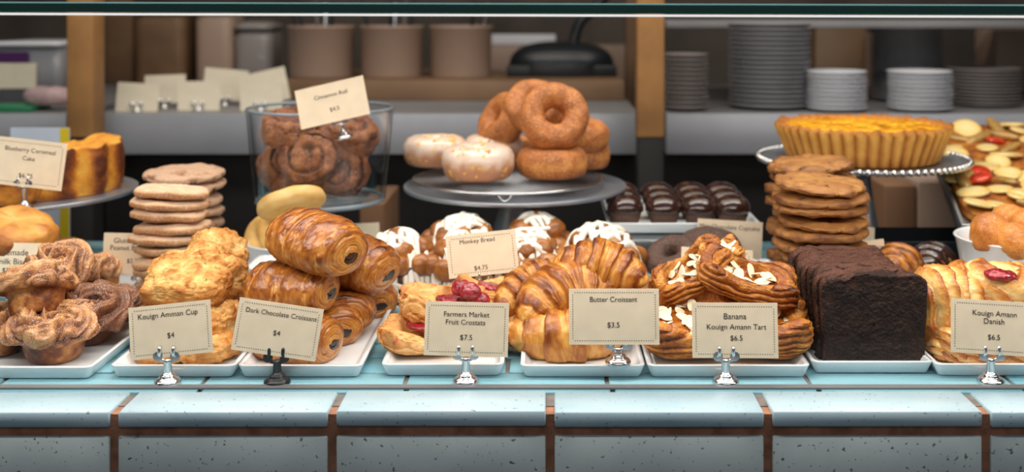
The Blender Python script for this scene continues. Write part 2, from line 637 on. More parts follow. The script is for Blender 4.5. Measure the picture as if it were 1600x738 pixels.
M['danish'] = bake('pale_danish_crust', [(0.0, (0.94, 0.74, 0.42)), (0.35, (0.84, 0.52, 0.19)), (0.65, (0.56, 0.24, 0.06)), (1.0, (0.26, 0.085, 0.02))], 0.35, 0.28, 60, 0.5, 300, coat=0.25, sugar=0.1, sscale=900, deep=1.55)
M['chocloaf'] = bake('chocolate_loaf_crumb', [(0.0, (0.008, 0.0035, 0.003)), (0.5, (0.028, 0.011, 0.007)), (1.0, (0.11, 0.042, 0.027))], 0.55, 0.5, 200, 1.0, 260, bdist=0.004, deep=1.0, spec=0.25)
M['chocglaze'] = simple('chocolate_glaze', (0.035, 0.012, 0.008), 0.18, coat=0.6, var=0.2, vscale=60)
M['choc'] = simple('dark_chocolate', (0.035, 0.012, 0.007), 0.22, coat=0.4)
M['brownpaper'] = simple('brown_baking_paper', (0.11, 0.055, 0.035), 0.6, var=0.25, vscale=40)
M['icing'] = simple('white_icing', (0.90, 0.85, 0.76), 0.35, var=0.03, vscale=60)
M['monkey'] = bake('cinnamon_dough', [(0.0, (0.72, 0.40, 0.12)), (0.5, (0.42, 0.18, 0.055)), (1.0, (0.07, 0.022, 0.012))], 0.35, 0.35, 50, 0.5, 250, coat=0.3)
M['cocoa'] = bake('sugared_cocoa_doughnut', [(0.0, (0.17, 0.09, 0.065)), (1.0, (0.07, 0.03, 0.02))], 0.6, 0.3, 60, 0.6, 600, sugar=0.35, sscale=1200, sugarcol=(0.5, 0.38, 0.32), speck=0.6)
M['hole'] = bake('doughnut_hole', [(0.0, (0.90, 0.50, 0.12)), (0.5, (0.72, 0.30, 0.05)), (1.0, (0.40, 0.14, 0.03))], 0.45, 0.6, 45, 0.6, 500, sugar=0.35, sscale=900, coat=0.1, speck=0.5)
M['bananaslice'] = bake('banana_slice', [(0.0, (0.90, 0.76, 0.42)), (0.6, (0.86, 0.60, 0.2)), (1.0, (0.5, 0.25, 0.05))], 0.3, 0.25, 150, 0.3, 300, coat=0.4)
M['strawberry'] = simple('strawberry', (0.62, 0.045, 0.015), 0.2, var=0.5, vscale=150, bump=0.5, bscale=300, coat=0.5)
M['tile_front_top'] = tile_mat('bright_pale_blue_edge_tile', (0.40, 0.56, 0.64), (0.52, 0.66, 0.73), 0.6)
M['wooddark'] = simple('dark_wood', (0.16, 0.085, 0.04), 0.6, var=0.3, vscale=9)
M['woodshelf'] = simple('brown_wood_shelf', (0.20, 0.115, 0.06), 0.5, var=0.2, vscale=6)
M['purple'] = simple('purple_label', (0.07, 0.015, 0.10), 0.5)
M['green'] = simple('green_plastic', (0.02, 0.22, 0.10), 0.4)
M['pinkwrap'] = simple('pale_pink_wrap', (0.55, 0.38, 0.38), 0.4, var=0.2, vscale=30)
M['notice'] = simple('white_notice', (0.62, 0.68, 0.8), 0.5, var=0.1, vscale=8)
M['yellow'] = simple('yellow_strip', (0.75, 0.55, 0.01), 0.5)
M['darkplastic'] = simple('smoked_grey_plastic', (0.06, 0.07, 0.08), 0.25, coat=0.3)
M['greenfruit'] = simple('caramelised_fruit', (0.42, 0.24, 0.06), 0.3, var=0.3, vscale=80, coat=0.3)
M['rimglass'] = simple('thick_glass_rim', (0.30, 0.36, 0.42), 0.06, coat=0.8)

_m, _nt, _b = nodes('led_diffuser')
_b.inputs['Emission Color'].default_value = (1.0, 0.97, 0.92, 1)
_b.inputs['Emission Strength'].default_value = 0.75
M['led'] = _m
M['brownbox'] = simple('brown_cardboard', (0.20, 0.10, 0.05), 0.7, var=0.2, vscale=5)
M['zest'] = simple('orange_zest', (0.85, 0.42, 0.10), 0.5, var=0.3, vscale=300)


# ============================================================= builders
def blob(name, size, mat, p=2.6, amp=0.003, freq=40, seed=0, n=22, flat=0.85, tone=None, parent=None, rid=0.0, lam=None, pz=None, post=None):
    """rounded lump; size = half extents; rests on z=0"""
    Dn, Fs = csphere(n)
    V = sell(Dn, size, p, pz)
    nz = fbm(V * freq, 5, seed, 0.6)
    d = amp * nz
    tn = 0.5 + 0.35 * nz
    if rid:
        rr = ridge(V * freq * 1.3 + 9, 4, seed + 7)
        d = d + rid * (rr - 0.3)
        tn = tn + 0.45 * (rr - 0.3)
    if lam:
        ax, fr, am = lam
        q = (V @ np.array(ax, float)) * fr + 0.7 * fbm(V * 30, 2, seed + 3)
        sw = q - np.floor(q)
        d = d + am * (sw ** 0.5 - 0.5) * (1 - ss(0.85, 1.0, sw))
        tn = tn * 0.5 + 0.55 * sw
    V = V + Dn * d[:, None]
    if post:
        V = post(V)
    V[:, 2] = np.maximum(V[:, 2], -size[2] * flat)
    V[:, 2] -= V[:, 2].min()
    if tone:
        tn = tone(V, Dn, tn)
    return make(name, V, Fs, mat, parent, np.clip(tn, 0, 1))


def croissant(name, L, Rr, bend, wraps, mat, seed=0, twist=0.25, nu=170, nv=60, hgt=0.85):
    t = np.linspace(-1, 1, nu)
    ph = np.arange(nv) / nv * 2 * math.pi
    T, PH = np.meshgrid(t, ph, indexing='ij')
    a = np.abs(T)
    base = Rr * np.clip((1 - a ** 2.4), 0, 1) ** 0.62 * (1 - 0.25 * a)
    Q = np.stack([T * 3, np.cos(PH), np.sin(PH)], 2)
    s = a * wraps + twist * np.cos(PH + np.sign(T) * 0.8) + 0.22 * fbm(Q * 1.3, 2, seed)
    sw = s - np.floor(s)
    mod = 1 + 0.20 * (sw ** 0.55) * (1 - ss(0.86, 1.0, sw)) - 0.09
    fine = ridge(np.stack([s * 9.0, PH * 0.6, T * 0 + seed], 2), 2, seed)
    r = base * (mod + 0.03 * fine + 0.05 * fbm(Q * 4, 3, seed + 5))
    ang = T * bend
    # arc spine of length L
    if bend > 0.01:
        rho = L / 2 / bend
        cx = rho * np.sin(ang)
        cy = rho * (np.cos(ang) - 1)
    else:
        cx = T * L / 2
        cy = 0 * T
        ang = 0 * T
    nx, ny = np.sin(ang), np.cos(ang)
    Xx = cx + r * np.cos(PH) * nx
    Yy = cy + r * np.cos(PH) * ny
    Zz = r * np.sin(PH) * hgt
    V = np.stack([Xx, Yy, Zz], 2).reshape(-1, 3)
    V[:, 2] = np.maximum(V[:, 2], -Rr * 0.62)
    V[:, 2] -= V[:, 2].min()
    tone = 0.16 + 0.6 * sw ** 1.1 * (1 - ss(0.88, 1.0, sw)) + 0.22 * fine + 0.16 * np.sin(PH) + 0.22 * fbm(Q * 2.2, 3, seed + 9) - 0.2 * (a > 0.93)
    return make(name, V, gridF(nu, nv, False, True), mat, None, np.clip(tone, 0, 1))


def pain(name, L, Rr, mat, seed=0, choc=True, nv=72, hgt=0.8, steps=1.25):
    """rolled pastry with spiral ends, axis along x"""
    nb, nc = 70, 34
    # meridian: (axial u, rho)
    al = []
    rh = []
    for k in range(nc):
        q = k / nc
        al.append(-1.0 - 0.22 * math.sqrt(max(0, 1 - q * q)) * 1.0)
        rh.append(q * 0.86)
    for k in range(nb + 1):
        u = -1 + 2 * k / nb
        al.append(u)
        rh.append(0.86 + 0.16 * (1 - abs(u) ** 2.6))
    for k in range(nc - 1, -1, -1):
        q = k / nc
        al.append(1.0 + 0.22 * math.sqrt(max(0, 1 - q * q)))
        rh.append(q * 0.86)
    al = np.array(al)
    rh = np.array(rh)
    ph = np.arange(nv) / nv * 2 * math.pi
    A, PH = np.meshgrid(al, ph, indexing='ij')
    RH = np.repeat(rh[:, None], nv, 1)
    cap = (np.abs(A) > 1.0001) | (RH < 0.859)
    Q = np.stack([A * 2, RH * np.cos(PH), RH * np.sin(PH)], 2)
    nz = fbm(Q * 3.5, 4, seed)
    # end spiral
    sp = 2.3 * RH / 0.86 + PH / (2 * math.pi) + 0.3 * nz
    gr = sp - np.floor(sp)
    groove = np.where(cap, (1 - ss(0.0, 0.16, gr)) + ss(0.88, 1.0, gr), 0)
    ax = A + np.where(cap, -np.sign(A) * 0.045 * groove * (RH > 0.12), 0)
    # bands on the barrel (layer edges) : axial steps
    q2 = np.abs(A) * steps + 0.18 * np.cos(PH * 1 + seed) + 0.15 * nz
    sw = q2 - np.floor(q2)
    r = RH * (1 + np.where(cap, 0, 0.05 * (sw ** 0.5) * (1 - ss(0.88, 1, sw))) + 0.045 * nz)
    # seam edge along the top
    r = r * (1 + 0.05 * ss(0.0, 0.5, np.sin(PH - 0.7)))
    fl = ridge(np.stack([A * 1.5, RH * 0 + PH * 5, A * 0], 2) * 1.2, 2, seed + 4)
    x = ax * L / 2 * 0.86
    V = np.stack([x, r * Rr * np.cos(PH) * 1.08, r * Rr * np.sin(PH) * hgt], 2).reshape(-1, 3)
    V[:, 2] = np.maximum(V[:, 2], -Rr * 0.6)
    V[:, 2] -= V[:, 2].min()
    lay = np.sin(RH * 60 + 4 * nz)
    tone = np.where(cap, 0.42 + 0.25 * nz + 0.10 * lay + 0.25 * (RH / 0.86) ** 3, 0.62 + 0.36 * nz + 0.14 * np.sin(PH) - 0.3 * (sw < 0.07) - 0.06 * fl)
    tone = np.clip(tone, 0.2, 1)
    if choc:
        px_, pz_ = RH * np.cos(PH), RH * np.sin(PH)
        ch = cap & ((np.hypot((px_ - 0.10) / 0.34, (pz_ + 0.12) / 0.24) + 0.4 * nz) < 0.9)
        tone = np.where(ch, 0.0, tone)
    return make(name, V, gridF(len(al), nv, False, True), mat, None, tone)


def cup_pastry(name, w_, h, mat, seed=0, lobes=4, swirl=2.0, tilt=0):
    """laminated pastry baked in a cup: tapered base, folded ruffled cap"""
    prof = crv([(0.001, 0), (0.45, 0.0), (0.60, 0.02), (0.67, 0.2), (0.72, 0.46), (0.86, 0.52), (0.99, 0.62), (0.97, 0.80), (0.80, 0.95), (0.55, 1.0), (0.28, 0.90), (0.12, 0.80), (0.001, 0.76)], 120)
    nu, nv = 120, 132
    ph = np.arange(nv) / nv * 2 * math.pi
    u = np.linspace(0, 1, nu)
    U, PH = np.meshgrid(u, ph, indexing='ij')
    r0 = np.repeat(prof[:, 0, None], nv, 1)
    z0 = np.repeat(prof[:, 1, None], nv, 1)
    capw = ss(0.40, 0.52, U)
    Q = np.stack([r0 * np.cos(PH), r0 * np.sin(PH), z0 * 1.2], 2)
    warp = fbm(Q * 1.3, 2, seed)
    rho = 1 - ss(0.48, 1.0, U)          # 1 at rim, 0 at centre
    sp = lobes * PH / (2 * math.pi) + swirl * rho + 0.7 * warp
    sw = sp - np.floor(sp)
    fold = sw ** 0.6 * (1 - ss(0.80, 1.0, sw))
    q2 = 4.2 * rho + 1.6 * sw + 0.9 * warp
    s2 = q2 - np.floor(q2)
    f2 = (s2 ** 0.6) * (1 - ss(0.75, 1, s2))
    nz = fbm(Q * 6, 4, seed + 3)
    d = capw * (0.24 * (fold - 0.45) + 0.075 * (f2 - 0.4) + 0.03 * nz + 0.12 * np.sin(q2 * 14) * 0.12 + 0.14 * warp) + (1 - capw) * 0.015 * nz
    d = d * np.minimum(1, r0 * 4)
    # outward profile normals
    tz = np.gradient(prof[:, 1])
    tr = np.gradient(prof[:, 0])
    ln = np.hypot(tz, tr)
    nr = (tz / ln)[:, None]
    nzv = (-tr / ln)[:, None]
    r = r0 + d * nr
    z = z0 + d * nzv * 1.2
    V = np.stack([r * np.cos(PH) * w_ / 2, r * np.sin(PH) * w_ / 2, z * h], 2).reshape(-1, 3)
    V[:, 2] = np.maximum(V[:, 2], 0)
    tone = capw * (0.85 - 0.45 * fold - 0.35 * f2 + 0.22 * nz) + (1 - capw) * (0.50 + 0.25 * nz + 0.15 * np.cos(PH * 3))
    sug = capw * np.clip(0.25 + 0.5 * fold + 0.45 * f2 + 0.3 * nz, 0, 1)
    return make(name, V, gridF(nu, nv, False, True), mat, None, np.clip(tone, 0, 1), True, sug)


def ring(name, Ro, ri, h, mat, seed=0, amp=0.002, lump=0.05, parent=None, white=None, nu=72, nv=40, sq=1.0, toneband=False):
    """doughnut: outer radius, hole radius, height"""
    th = np.arange(nu) / nu * 2 * math.pi
    ph = np.arange(nv) / nv * 2 * math.pi
    T, PH = np.meshgrid(th, ph, indexing='ij')
    Rc = (Ro + ri) / 2
    a = (Ro - ri) / 2
    c, s = np.cos(PH), np.sin(PH)
    e = 0.85
    Q = np.stack([np.cos(T), np.sin(T), s * 0.4], 2)
    lm = 1 + lump * fbm(Q * 1.8, 2, seed)
    rr = Rc * lm + a * np.sign(c) * np.abs(c) ** e
    z = h / 2 * np.sign(s) * np.abs(s) ** e * (1 + 0.5 * lump * fbm(Q * 2.3, 2, seed + 2))
    V = np.stack([rr * np.cos(T), rr * np.sin(T), z], 2)
    nz = fbm(V * 90, 3, seed + 5)
    N = np.stack([c * np.cos(T), c * np.sin(T), s], 2)
    V = V + N * (amp * nz)[..., None]
    V = V.reshape(-1, 3)
    V[:, 2] = np.maximum(V[:, 2], -h * 0.46)
    V[:, 2] -= V[:, 2].min()
    if toneband:
        tone = 0.75 - 0.85 * ss(-0.35, 0.45, s + 0.3 * nz)
    else:
        tone = 0.5 + 0.3 * nz - 0.35 * np.exp(-(s / 0.28) ** 2) * (c > 0)
    return make(name, V, gridF(nu, nv, True, True), mat, parent, np.clip(tone, 0, 1))


def disc(name, r, h, mat, seed=0, edge=0.35, amp=0.0012, freq=60, warp=0.03, crack=0.0, dome=0.25, parent=None):
    """cookie / biscuit"""
    nu, nv = 46, 84
    ph = np.arange(nv) / nv * 2 * math.pi
    u = np.linspace(0, 1, nu)
    U, PH = np.meshgrid(u, ph, indexing='ij')
    a = U * math.pi - math.pi / 2
    c, s = np.cos(a), np.sin(a)
    rr = r * (c ** edge) * (1 + warp * fbm(np.stack([np.cos(PH) * 1.3, np.sin(PH) * 1.3, 0 * PH + seed], 2), 3, seed))
    zz = h / 2 * np.sign(s) * np.abs(s) ** 0.8 * (1 - dome * (1 - (1 - np.minimum(1, rr / r) ** 2)))
    V = np.stack([rr * np.cos(PH), rr * np.sin(PH), zz], 2)
    nz = fbm(V * freq, 4, seed + 3)
    d = amp * nz
    tn = 0.45 + 0.35 * nz + 0.25 * (rr / r) ** 4
    if crack:
        ck = ridge(V * 38 + 3, 2, seed + 8)
        k = ss(0.55, 0.9, ck)
        d = d - crack * k
        tn = 0.7 - 0.7 * k + 0.1 * nz
    V[..., 2] += d * np.sign(s) * (np.abs(s) > 0.05)
    V[..., 0] += d * np.cos(PH) * c
    V[..., 1] += d * np.sin(PH) * c
    V = V.reshape(-1, 3)
    V[:, 2] -= V[:, 2].min()
    return make(name, V, gridF(nu, nv, False, True), mat, parent, np.clip(tn, 0, 1))


def tray(name, xl, xr, yf, dep, label, h=0.0135, wall=0.005, rotz=0, z=0, cat='tray', group=None, mat=None, at=None):
    w_ = xr - xl
    e = 0.012
    rows = [(w_ - e, dep - e, 0.004, 0.0), (w_ - e * 0.8, dep - e * 0.8, 0.006, 0.0012), (w_ - 0.001, dep - 0.001, 0.008, h - 0.001), (w_ - 0.0012, dep - 0.0012, 0.008, h), (w_ - 2 * wall, dep - 2 * wall, 0.006, h), (w_ - 2 * wall - 0.001, dep - 2 * wall - 0.001, 0.006, h - 0.0008), (w_ - e - 2 * wall, dep - e - 2 * wall, 0.004, 0.005), (w_ - e - 2 * wall - 0.006, dep - e - 2 * wall - 0.006, 0.003, 0.0042)]
    V, Fs = loft_rr(rows, 5)
    o = make(name, V, Fs, mat or M['porcelain'])
    o.data.polygons.foreach_set('use_smooth', [len(p.vertices) < 5 for p in o.data.polygons])
    place(o, at or ((xl + xr) / 2, yf + dep / 2, z), (0, 0, rotz))
    return tag(o, label, cat, group)


_TX = {}


def text_mesh(s):
    if s in _TX:
        return _TX[s]
    c = bpy.data.curves.new('t', 'FONT')
    c.body = s
    c.size = 1
    c.align_x = 'CENTER'
    c.align_y = 'CENTER'
    c.resolution_u = 3
    o = bpy.data.objects.new('t', c)
    COL.objects.link(o)
    dg = bpy.context.evaluated_depsgraph_get()
    dg.update()
    me = bpy.data.meshes.new_from_object(o.evaluated_get(dg))
    bpy.data.objects.remove(o)
    V = np.array([v.co[:] for v in me.vertices])
    Fs = [list(p.vertices) for p in me.polygons]
    _TX[s] = (V, Fs)
    return _TX[s]


def card(px, py, wpx, hpx, d, roll, label, lines, tilt=7, yaw=0, border=True, mat='paper', group=None, name='price_card', bow=0.0):
    w_, h = S(wpx, d), S(hpx, d)
    n = 10
    xs = np.linspace(-w_ / 2, w_ / 2, n)
    V = []
    for y in (0, 0.0006):
        for x in xs:
            for z in (-h / 2, h / 2):
                V.append((x, y + bow * (2 * x / w_) ** 2, z))
    V = np.array(V)
    Fs = []
    k = 2 * n
    for i in range(n - 1):
        a = 2 * i
        Fs.append([a, a + 2, a + 3, a + 1])
        Fs.append([k + a, k + a + 1, k + a + 3, k + a + 2])
        Fs.append([a + 1, a + 3, k + a + 3, k + a + 1])
        Fs.append([a, k + a, k + a + 2, a + 2])
    Fs.append([0, 1, k + 1, k])
    Fs.append([2 * n - 2, 2 * k - 2, 2 * k - 1, 2 * n - 1])
    o = make(name, V, Fs, M[mat], smooth=False)
    place(o, P(px, py, d), (-tilt, roll, yaw))
    tag(o, label, 'card', group)
    yy = -0.00025
    if border:
        m = S(6.0, d)
        st = S(3.6, d)
        q = S(0.65, d)
        hw, hh = w_ / 2 - m, h / 2 - m
        pts = []
        nx_, nz_ = int(2 * hw / st), int(2 * hh / st)
        for i in range(1, nx_):
            x = -hw + 2 * hw * i / nx_
            pts += [(x, -hh), (x, hh)]
        for i in range(1, nz_):
            z = -hh + 2 * hh * i / nz_
            pts += [(-hw, z), (hw, z)]
        Vb, Fb = [], []
        for x, z in pts:
            b = len(Vb)
            y = yy + bow * (2 * x / w_) ** 2
            Vb += [(x - q, y, z - q), (x + q, y, z - q), (x + q, y, z + q), (x - q, y, z + q)]
            Fb.append([b, b + 1, b + 2, b + 3])
        make('dotted_border', Vb, Fb, M['ink'], o, smooth=False)
    if lines:
        parts = []
        for s, dx, dy, wd in lines:
            Vt, Ft = text_mesh(s)
            k = S(wd, d) / (Vt[:, 0].max() - Vt[:, 0].min())
            Vn = np.stack([(Vt[:, 0]) * k + S(dx, d), np.full(len(Vt), yy * 1.6), Vt[:, 1] * k - S(dy, d)], 1)
            Vn[:, 1] += bow * (2 * Vn[:, 0] / w_) ** 2
            parts.append((Vn, Ft))
        V, Fs = join(*parts)
        make('lettering', V, Fs, M['ink'], o, smooth=False)
    return o


def holder(px, d, ptop, label, mat='chrome', z=0.0, s=1.12, roll=0, group=None, rot=(0, 0, 0), loc=None):
    """card holder: bell base, stem, fork with two round jaws; ptop = pixel row of the jaw tips"""
    x = X(px, d)
    o = empty('card_holder', loc or (x, d, z), rot)
    tag(o, label, 'card holder', group)
    hz = (Z(ptop, d) - z) if ptop else 0.042 * s
    k = s
    V, Fs = lathe([(0.0001, 0), (0.0118 * k, 0), (0.0121 * k, 0.0006 * k), (0.0122 * k, 0.0016 * k), (0.0118 * k, 0.0028 * k), (0.0108 * k, 0.0040 * k), (0.0094 * k, 0.0050 * k), (0.0080 * k, 0.0056 * k), (0.0072 * k, 0.0060 * k), (0.0072 * k, 0.0076 * k), (0.0066 * k, 0.0082 * k), (0.0054 * k, 0.0086 * k), (0.0046 * k, 0.0094 * k), (0.0042 * k, 0.0105 * k), (0.0001, 0.0106 * k)], 36)
    make('base', V, Fs, M[mat], o)
    zs = hz - 0.013 * k
    V, Fs = lathe([(0.0041 * k, 0.0104 * k), (0.0036 * k, zs - 0.002), (0.0042 * k, zs), (0.003 * k, zs + 0.0015), (0.0001, zs + 0.0016)], 20)
    make('stem', V, Fs, M[mat], o)
    f = empty('fork', (0, 0, 0))
    parts = [sweep(crv([(-0.0075 * k, -0.002, zs + 0.006 * k), (-0.006 * k, -0.001, zs + 0.001), (0, 0, zs - 0.001), (0.006 * k, -0.001, zs + 0.001), (0.0075 * k, -0.002, zs + 0.006 * k)], 20), 0.0017 * k, 8)]
    bpy.data.objects.remove(f)
    V, Fs = join(*parts)
    fk = make('fork', V, Fs, M[mat], o)
    for sx in (-1, 1):
        # round jaw plate
        a = np.arange(20) / 20 * 2 * math.pi
        rr = 0.0044 * k
        cx, cz = sx * 0.0078 * k, zs + 0.0045 * k
        Vd = [(cx + rr * math.cos(t), y, cz + rr * math.sin(t)) for y in (-0.0045, -0.0022) for t in a]
        Fd = [list(range(20)), list(range(39, 19, -1))] + [[i, 20 + i, 20 + (i + 1) % 20, (i + 1) % 20] for i in range(20)]
        make('jaw', Vd, Fd, M[mat], fk, smooth=False)
        V, Fs = sweep(crv([(cx * 0.86, -0.0036, cz), (cx * 0.8, -0.0042, cz + 0.004 * k), (cx * 0.82, -0.0035, hz - 0.0012), (cx * 0.82, 0.001, hz - 0.0005)], 14), 0.0018 * k, 8)
        make('prong', V, Fs, M[mat], fk)
    return o


def almond(parent, loc, rot, sc=1.0):
    o = bpy.data.objects.new('almond_slice', ALM)
    sc *= 1.15
    COL.objects.link(o)
    o.parent = parent
    place(o, loc, rot, sc)
    return o


_V, _F = csphere(4)
_V = _V * np.array([0.0075, 0.0048, 0.0006])
_V[:, 1] *= 1 - 0.28 * _V[:, 0] / 0.0075
ALM = bpy.data.meshes.new('almond_slice')
ALM.from_pydata(_V.tolist(), [], _F.tolist())
ALM.polygons.foreach_set('use_smooth', [True] * len(ALM.polygons))
ALM.materials.append(M['almond'])


def folded_tart(name, w_, l_, h, mat, fillmat, seed=0, fillname='filling', p=3.2, lamf=260, rim=0.5, almonds=0, rnd=None, open_=0.62, corners=0.35, off=(0, 0), irr=0.0, fillz=0.0, lama=0.0022, nam=0.0022):
    """square laminated pastry whose edges fold up round a filling; rests on z=0"""
    Dn, Fs = csphere(56)
    V = sell(Dn, (w_ / 2, l_ / 2, h * 0.5), p, 2.4)
    x, y = V[:, 0] / (w_ / 2), V[:, 1] / (l_ / 2)
    rho = np.clip((np.abs(x) ** 3 + np.abs(y) ** 3) ** (1 / 3), 0, 1)
    top = ss(-0.1, 0.4, Dn[:, 2])
    cor = np.abs(x * y)
    rb_ = np.clip((np.abs(x - off[0]) ** 2.5 + np.abs(y - off[1]) ** 2.5) ** 0.4, 0, 3) * (1 + irr * fbm(V * 26, 2, seed + 31))
    bowl = (1 - ss(open_ - 0.12, open_ + 0.08, rb_))
    z = V[:, 2] + top * (rim * h * (corners * 2 * cor + 0.25) * ss(0.45, 0.85, rho) - 0.45 * h * bowl)
    z = z + 0.25 * h * rho ** 3 * (1 - top) * 1.0
    nz = fbm(V * 55, 5, seed, 0.6)
    q = z * lamf + 1.4 * fbm(V * 28, 2, seed + 2) + rho * 3
    sw = q - np.floor(q)
    q3 = z * 900 + 2.5 * fbm(V * 30, 2, seed + 6)
    st = (sw ** 0.6) * (1 - ss(0.8, 1, sw)) + 0.08 * np.sin(q3 * 3)
    out = np.stack([x, y, 0 * x], 1)
    out /= np.linalg.norm(out, axis=1)[:, None] + 1e-6
    V[:, 2] = z
    V += out * (lama * (st - 0.5) * ss(0.5, 0.9, rho) + 0.003 * nz)[:, None]
    V[:, 2] += nam * nz * top
    V += out * (nam - 0.0022) * nz[:, None]
    V[:, 2] -= V[:, 2].min()
    tone = 0.42 + 0.35 * nz + 0.42 * (0.5 - st) * ss(0.5, 0.9, rho) + 0.18 * top * rho ** 4
    o = make(name, V, Fs, mat, None, np.clip(tone, 0, 1))
    zb = V[(rb_ < 0.3) & (Dn[:, 2] > 0)][:, 2].mean() + fillz
    fz = h * 0.16
    f = blob(fillname, (w_ / 2 * open_ * 1.02, l_ / 2 * open_ * 1.02, fz), fillmat, 2.6, 0.004, 60, seed + 5, 14, 0.9, parent=o)
    f.location = (off[0] * w_ / 2, off[1] * l_ / 2, zb - fz * 0.7)
    ft = zb - fz * 0.7 + fz * 1.75
    rnd = rnd or random.Random(seed)
    for k in range(almonds):
        a, b = rnd.uniform(-1, 1), rnd.uniform(-1, 1)
        almond(o, (a * w_ / 2 * open_, b * l_ / 2 * open_, ft + 0.0035 - 0.004 * (a * a + b * b) + rnd.uniform(-0.001, 0.003)), (rnd.uniform(-35, 35), rnd.uniform(-35, 35), rnd.uniform(0, 360)), rnd.uniform(0.8, 1.1))
    return o


def baking_cup(parent, r0, r1, h, mat, nfl=26, name='paper_cup', dep=0.08, zb=0):
    nv = nfl * 4
    ph = np.arange(nv) / nv * 2 * math.pi
    fl = 1 + dep * 0.5 * np.cos(ph * nfl)
    rows = []
    for r, z in ((0.0001, 0.0), (r0 * 0.97, 0.0), (r0, 0.001), ((r0 + r1) / 2, h / 2), (r1, h), (r1 - 0.001, h), (r0 - 0.001, 0.003)):
        q = fl if r > 0.01 else 1
        rows.append(np.stack([r * q * np.cos(ph), r * q * np.sin(ph), np.full(nv, z + zb)], 1))
    V = np.array(rows).reshape(-1, 3)
    return make(name, V, gridF(len(rows), nv, False, True)[:, ::-1], mat, parent)


def cake_stand(px, d, zt, r, label, ped=(0.016, 0.05), mat='pewter', rim=0.003, beaded=False, glassy=False):
    o = empty('cake_stand', (X(px, d), d, 0))
    tag(o, label, 'cake stand')
    m = M[mat]
    V, Fs = lathe([(0.0001, zt - 0.004), (r * 0.9, zt - 0.004), (r, zt - 0.003), (r + 0.001, zt - 0.001), (r + 0.001, zt + rim - 0.0005), (r, zt + rim), (r - 0.002, zt + rim), (r - 0.006, zt), (r * 0.5, zt), (0.0001, zt)], 96)
    pl = make('plate', V, Fs, m, o)
    a, b = ped
    V, Fs = lathe([(0.0001, 0), (b * 1.25, 0), (b * 1.25, 0.003), (b * 1.1, 0.006), (b * 0.6, 0.016), (a * 1.5, zt * 0.4), (a, zt * 0.72), (a * 0.98, zt - 0.0045), (0.0001, zt - 0.0045)], 48)
    make('pedestal', V, Fs, m, o)
    if beaded:
        Dn, Fc = csphere(3)
        parts = []
        nb = 84
        for k in range(nb):
            t = 2 * math.pi * k / nb
            parts.append((Dn * 0.0052 + np.array([(r + 0.001) * math.cos(t), (r + 0.001) * math.sin(t), zt + 0.001]), Fc))
        V, Fs = join(*parts)
        bd = make('beaded_rim', V, Fs, M['chrome'], o)
        bd['kind'] = 'stuff'
    return o


def bowl(name, loc, r, h, mat, label, foot=0.55, t=0.004, cat='bowl', lip=0.003):
    pr = [(0.0001, 0), (r * foot, 0), (r * foot * 1.02, 0.004), (r * (foot + 0.2), h * 0.25), (r * 0.92, h * 0.65), (r, h - lip), (r + 0.002, h - lip * 0.5), (r, h), (r - t, h - 0.001), (r * 0.9 - t, h * 0.65), (r * (foot + 0.15) - t, h * 0.25 + t), (r * foot * 0.9, t + 0.002), (0.0001, t + 0.001)]
    V, Fs = lathe(pr, 72)
    o = make(name, V, Fs, mat)
    place(o, loc)
    return tag(o, label, cat)


def stack(proto, n, base, pitch, labels, group, jit=0.003, seed=0, lean=(0, 0), rots=None, tiltmax=3):
    """n copies stacked upwards; labels run from the top down"""
    rnd = random.Random(seed)
    out = []
    for k in range(n):
        x = base[0] + rnd.uniform(-jit, jit) + lean[0] * k
        y = base[1] + rnd.uniform(-jit, jit) + lean[1] * k
        loc = (x, y, base[2] + pitch * k)
        rot = (rnd.uniform(-tiltmax, tiltmax), rnd.uniform(-tiltmax, tiltmax), rnd.uniform(0, 360)) if rots is None else (rnd.uniform(-tiltmax, tiltmax), rnd.uniform(-tiltmax, tiltmax), rots + rnd.uniform(-14, 14))
        lb = labels(n - 1 - k)
        pr = proto[k % len(proto)]
        if k < len(proto):
            place(pr, loc, rot)
            pr['label'] = lb
            pr['group'] = group
            out.append(pr)
        else:
            out.append(dup(pr, loc, rot, lb, None, group))
    return out


# ============================================================= structure: counter, glass, back room
PI = math.pi
YG = 1.103            # line where the front glass meets the counter
YB = 1.80             # back edge of the counter
# tiled counter
ctr = empty('tiled_counter', (0, 0, 0))
tag(ctr, 'display counter covered in pale blue rectangular tiles with brown grout', 'counter')
bevbox('grout_bed', -1.25, 1.25, 1.062, YB, -0.06, -0.0022, 0, M['grout_grey'], ctr)
bevbox('grout_bed', -1.25, 1.25, 1.0432, 1.0619, -0.40, -0.0032, 0, M['grout'], ctr)
PITCH = 0.2087
rnd = random.Random(3)


def tilemesh(name, w_, d_, h_, b):
    o = bevbox(name, -w_ / 2, w_ / 2, -d_ / 2, d_ / 2, -h_, 0, b, None, None, 1)
    me = o.data
    bpy.data.objects.remove(o)
    return me


def put(name, me, mat, loc, rz=0.0):
    o = bpy.data.objects.new(name, me)
    if not me.materials:
        me.materials.append(mat)
    COL.objects.link(o)
    o.parent = ctr
    o.location = loc
    o.rotation_euler = (0, 0, rz)
    return o


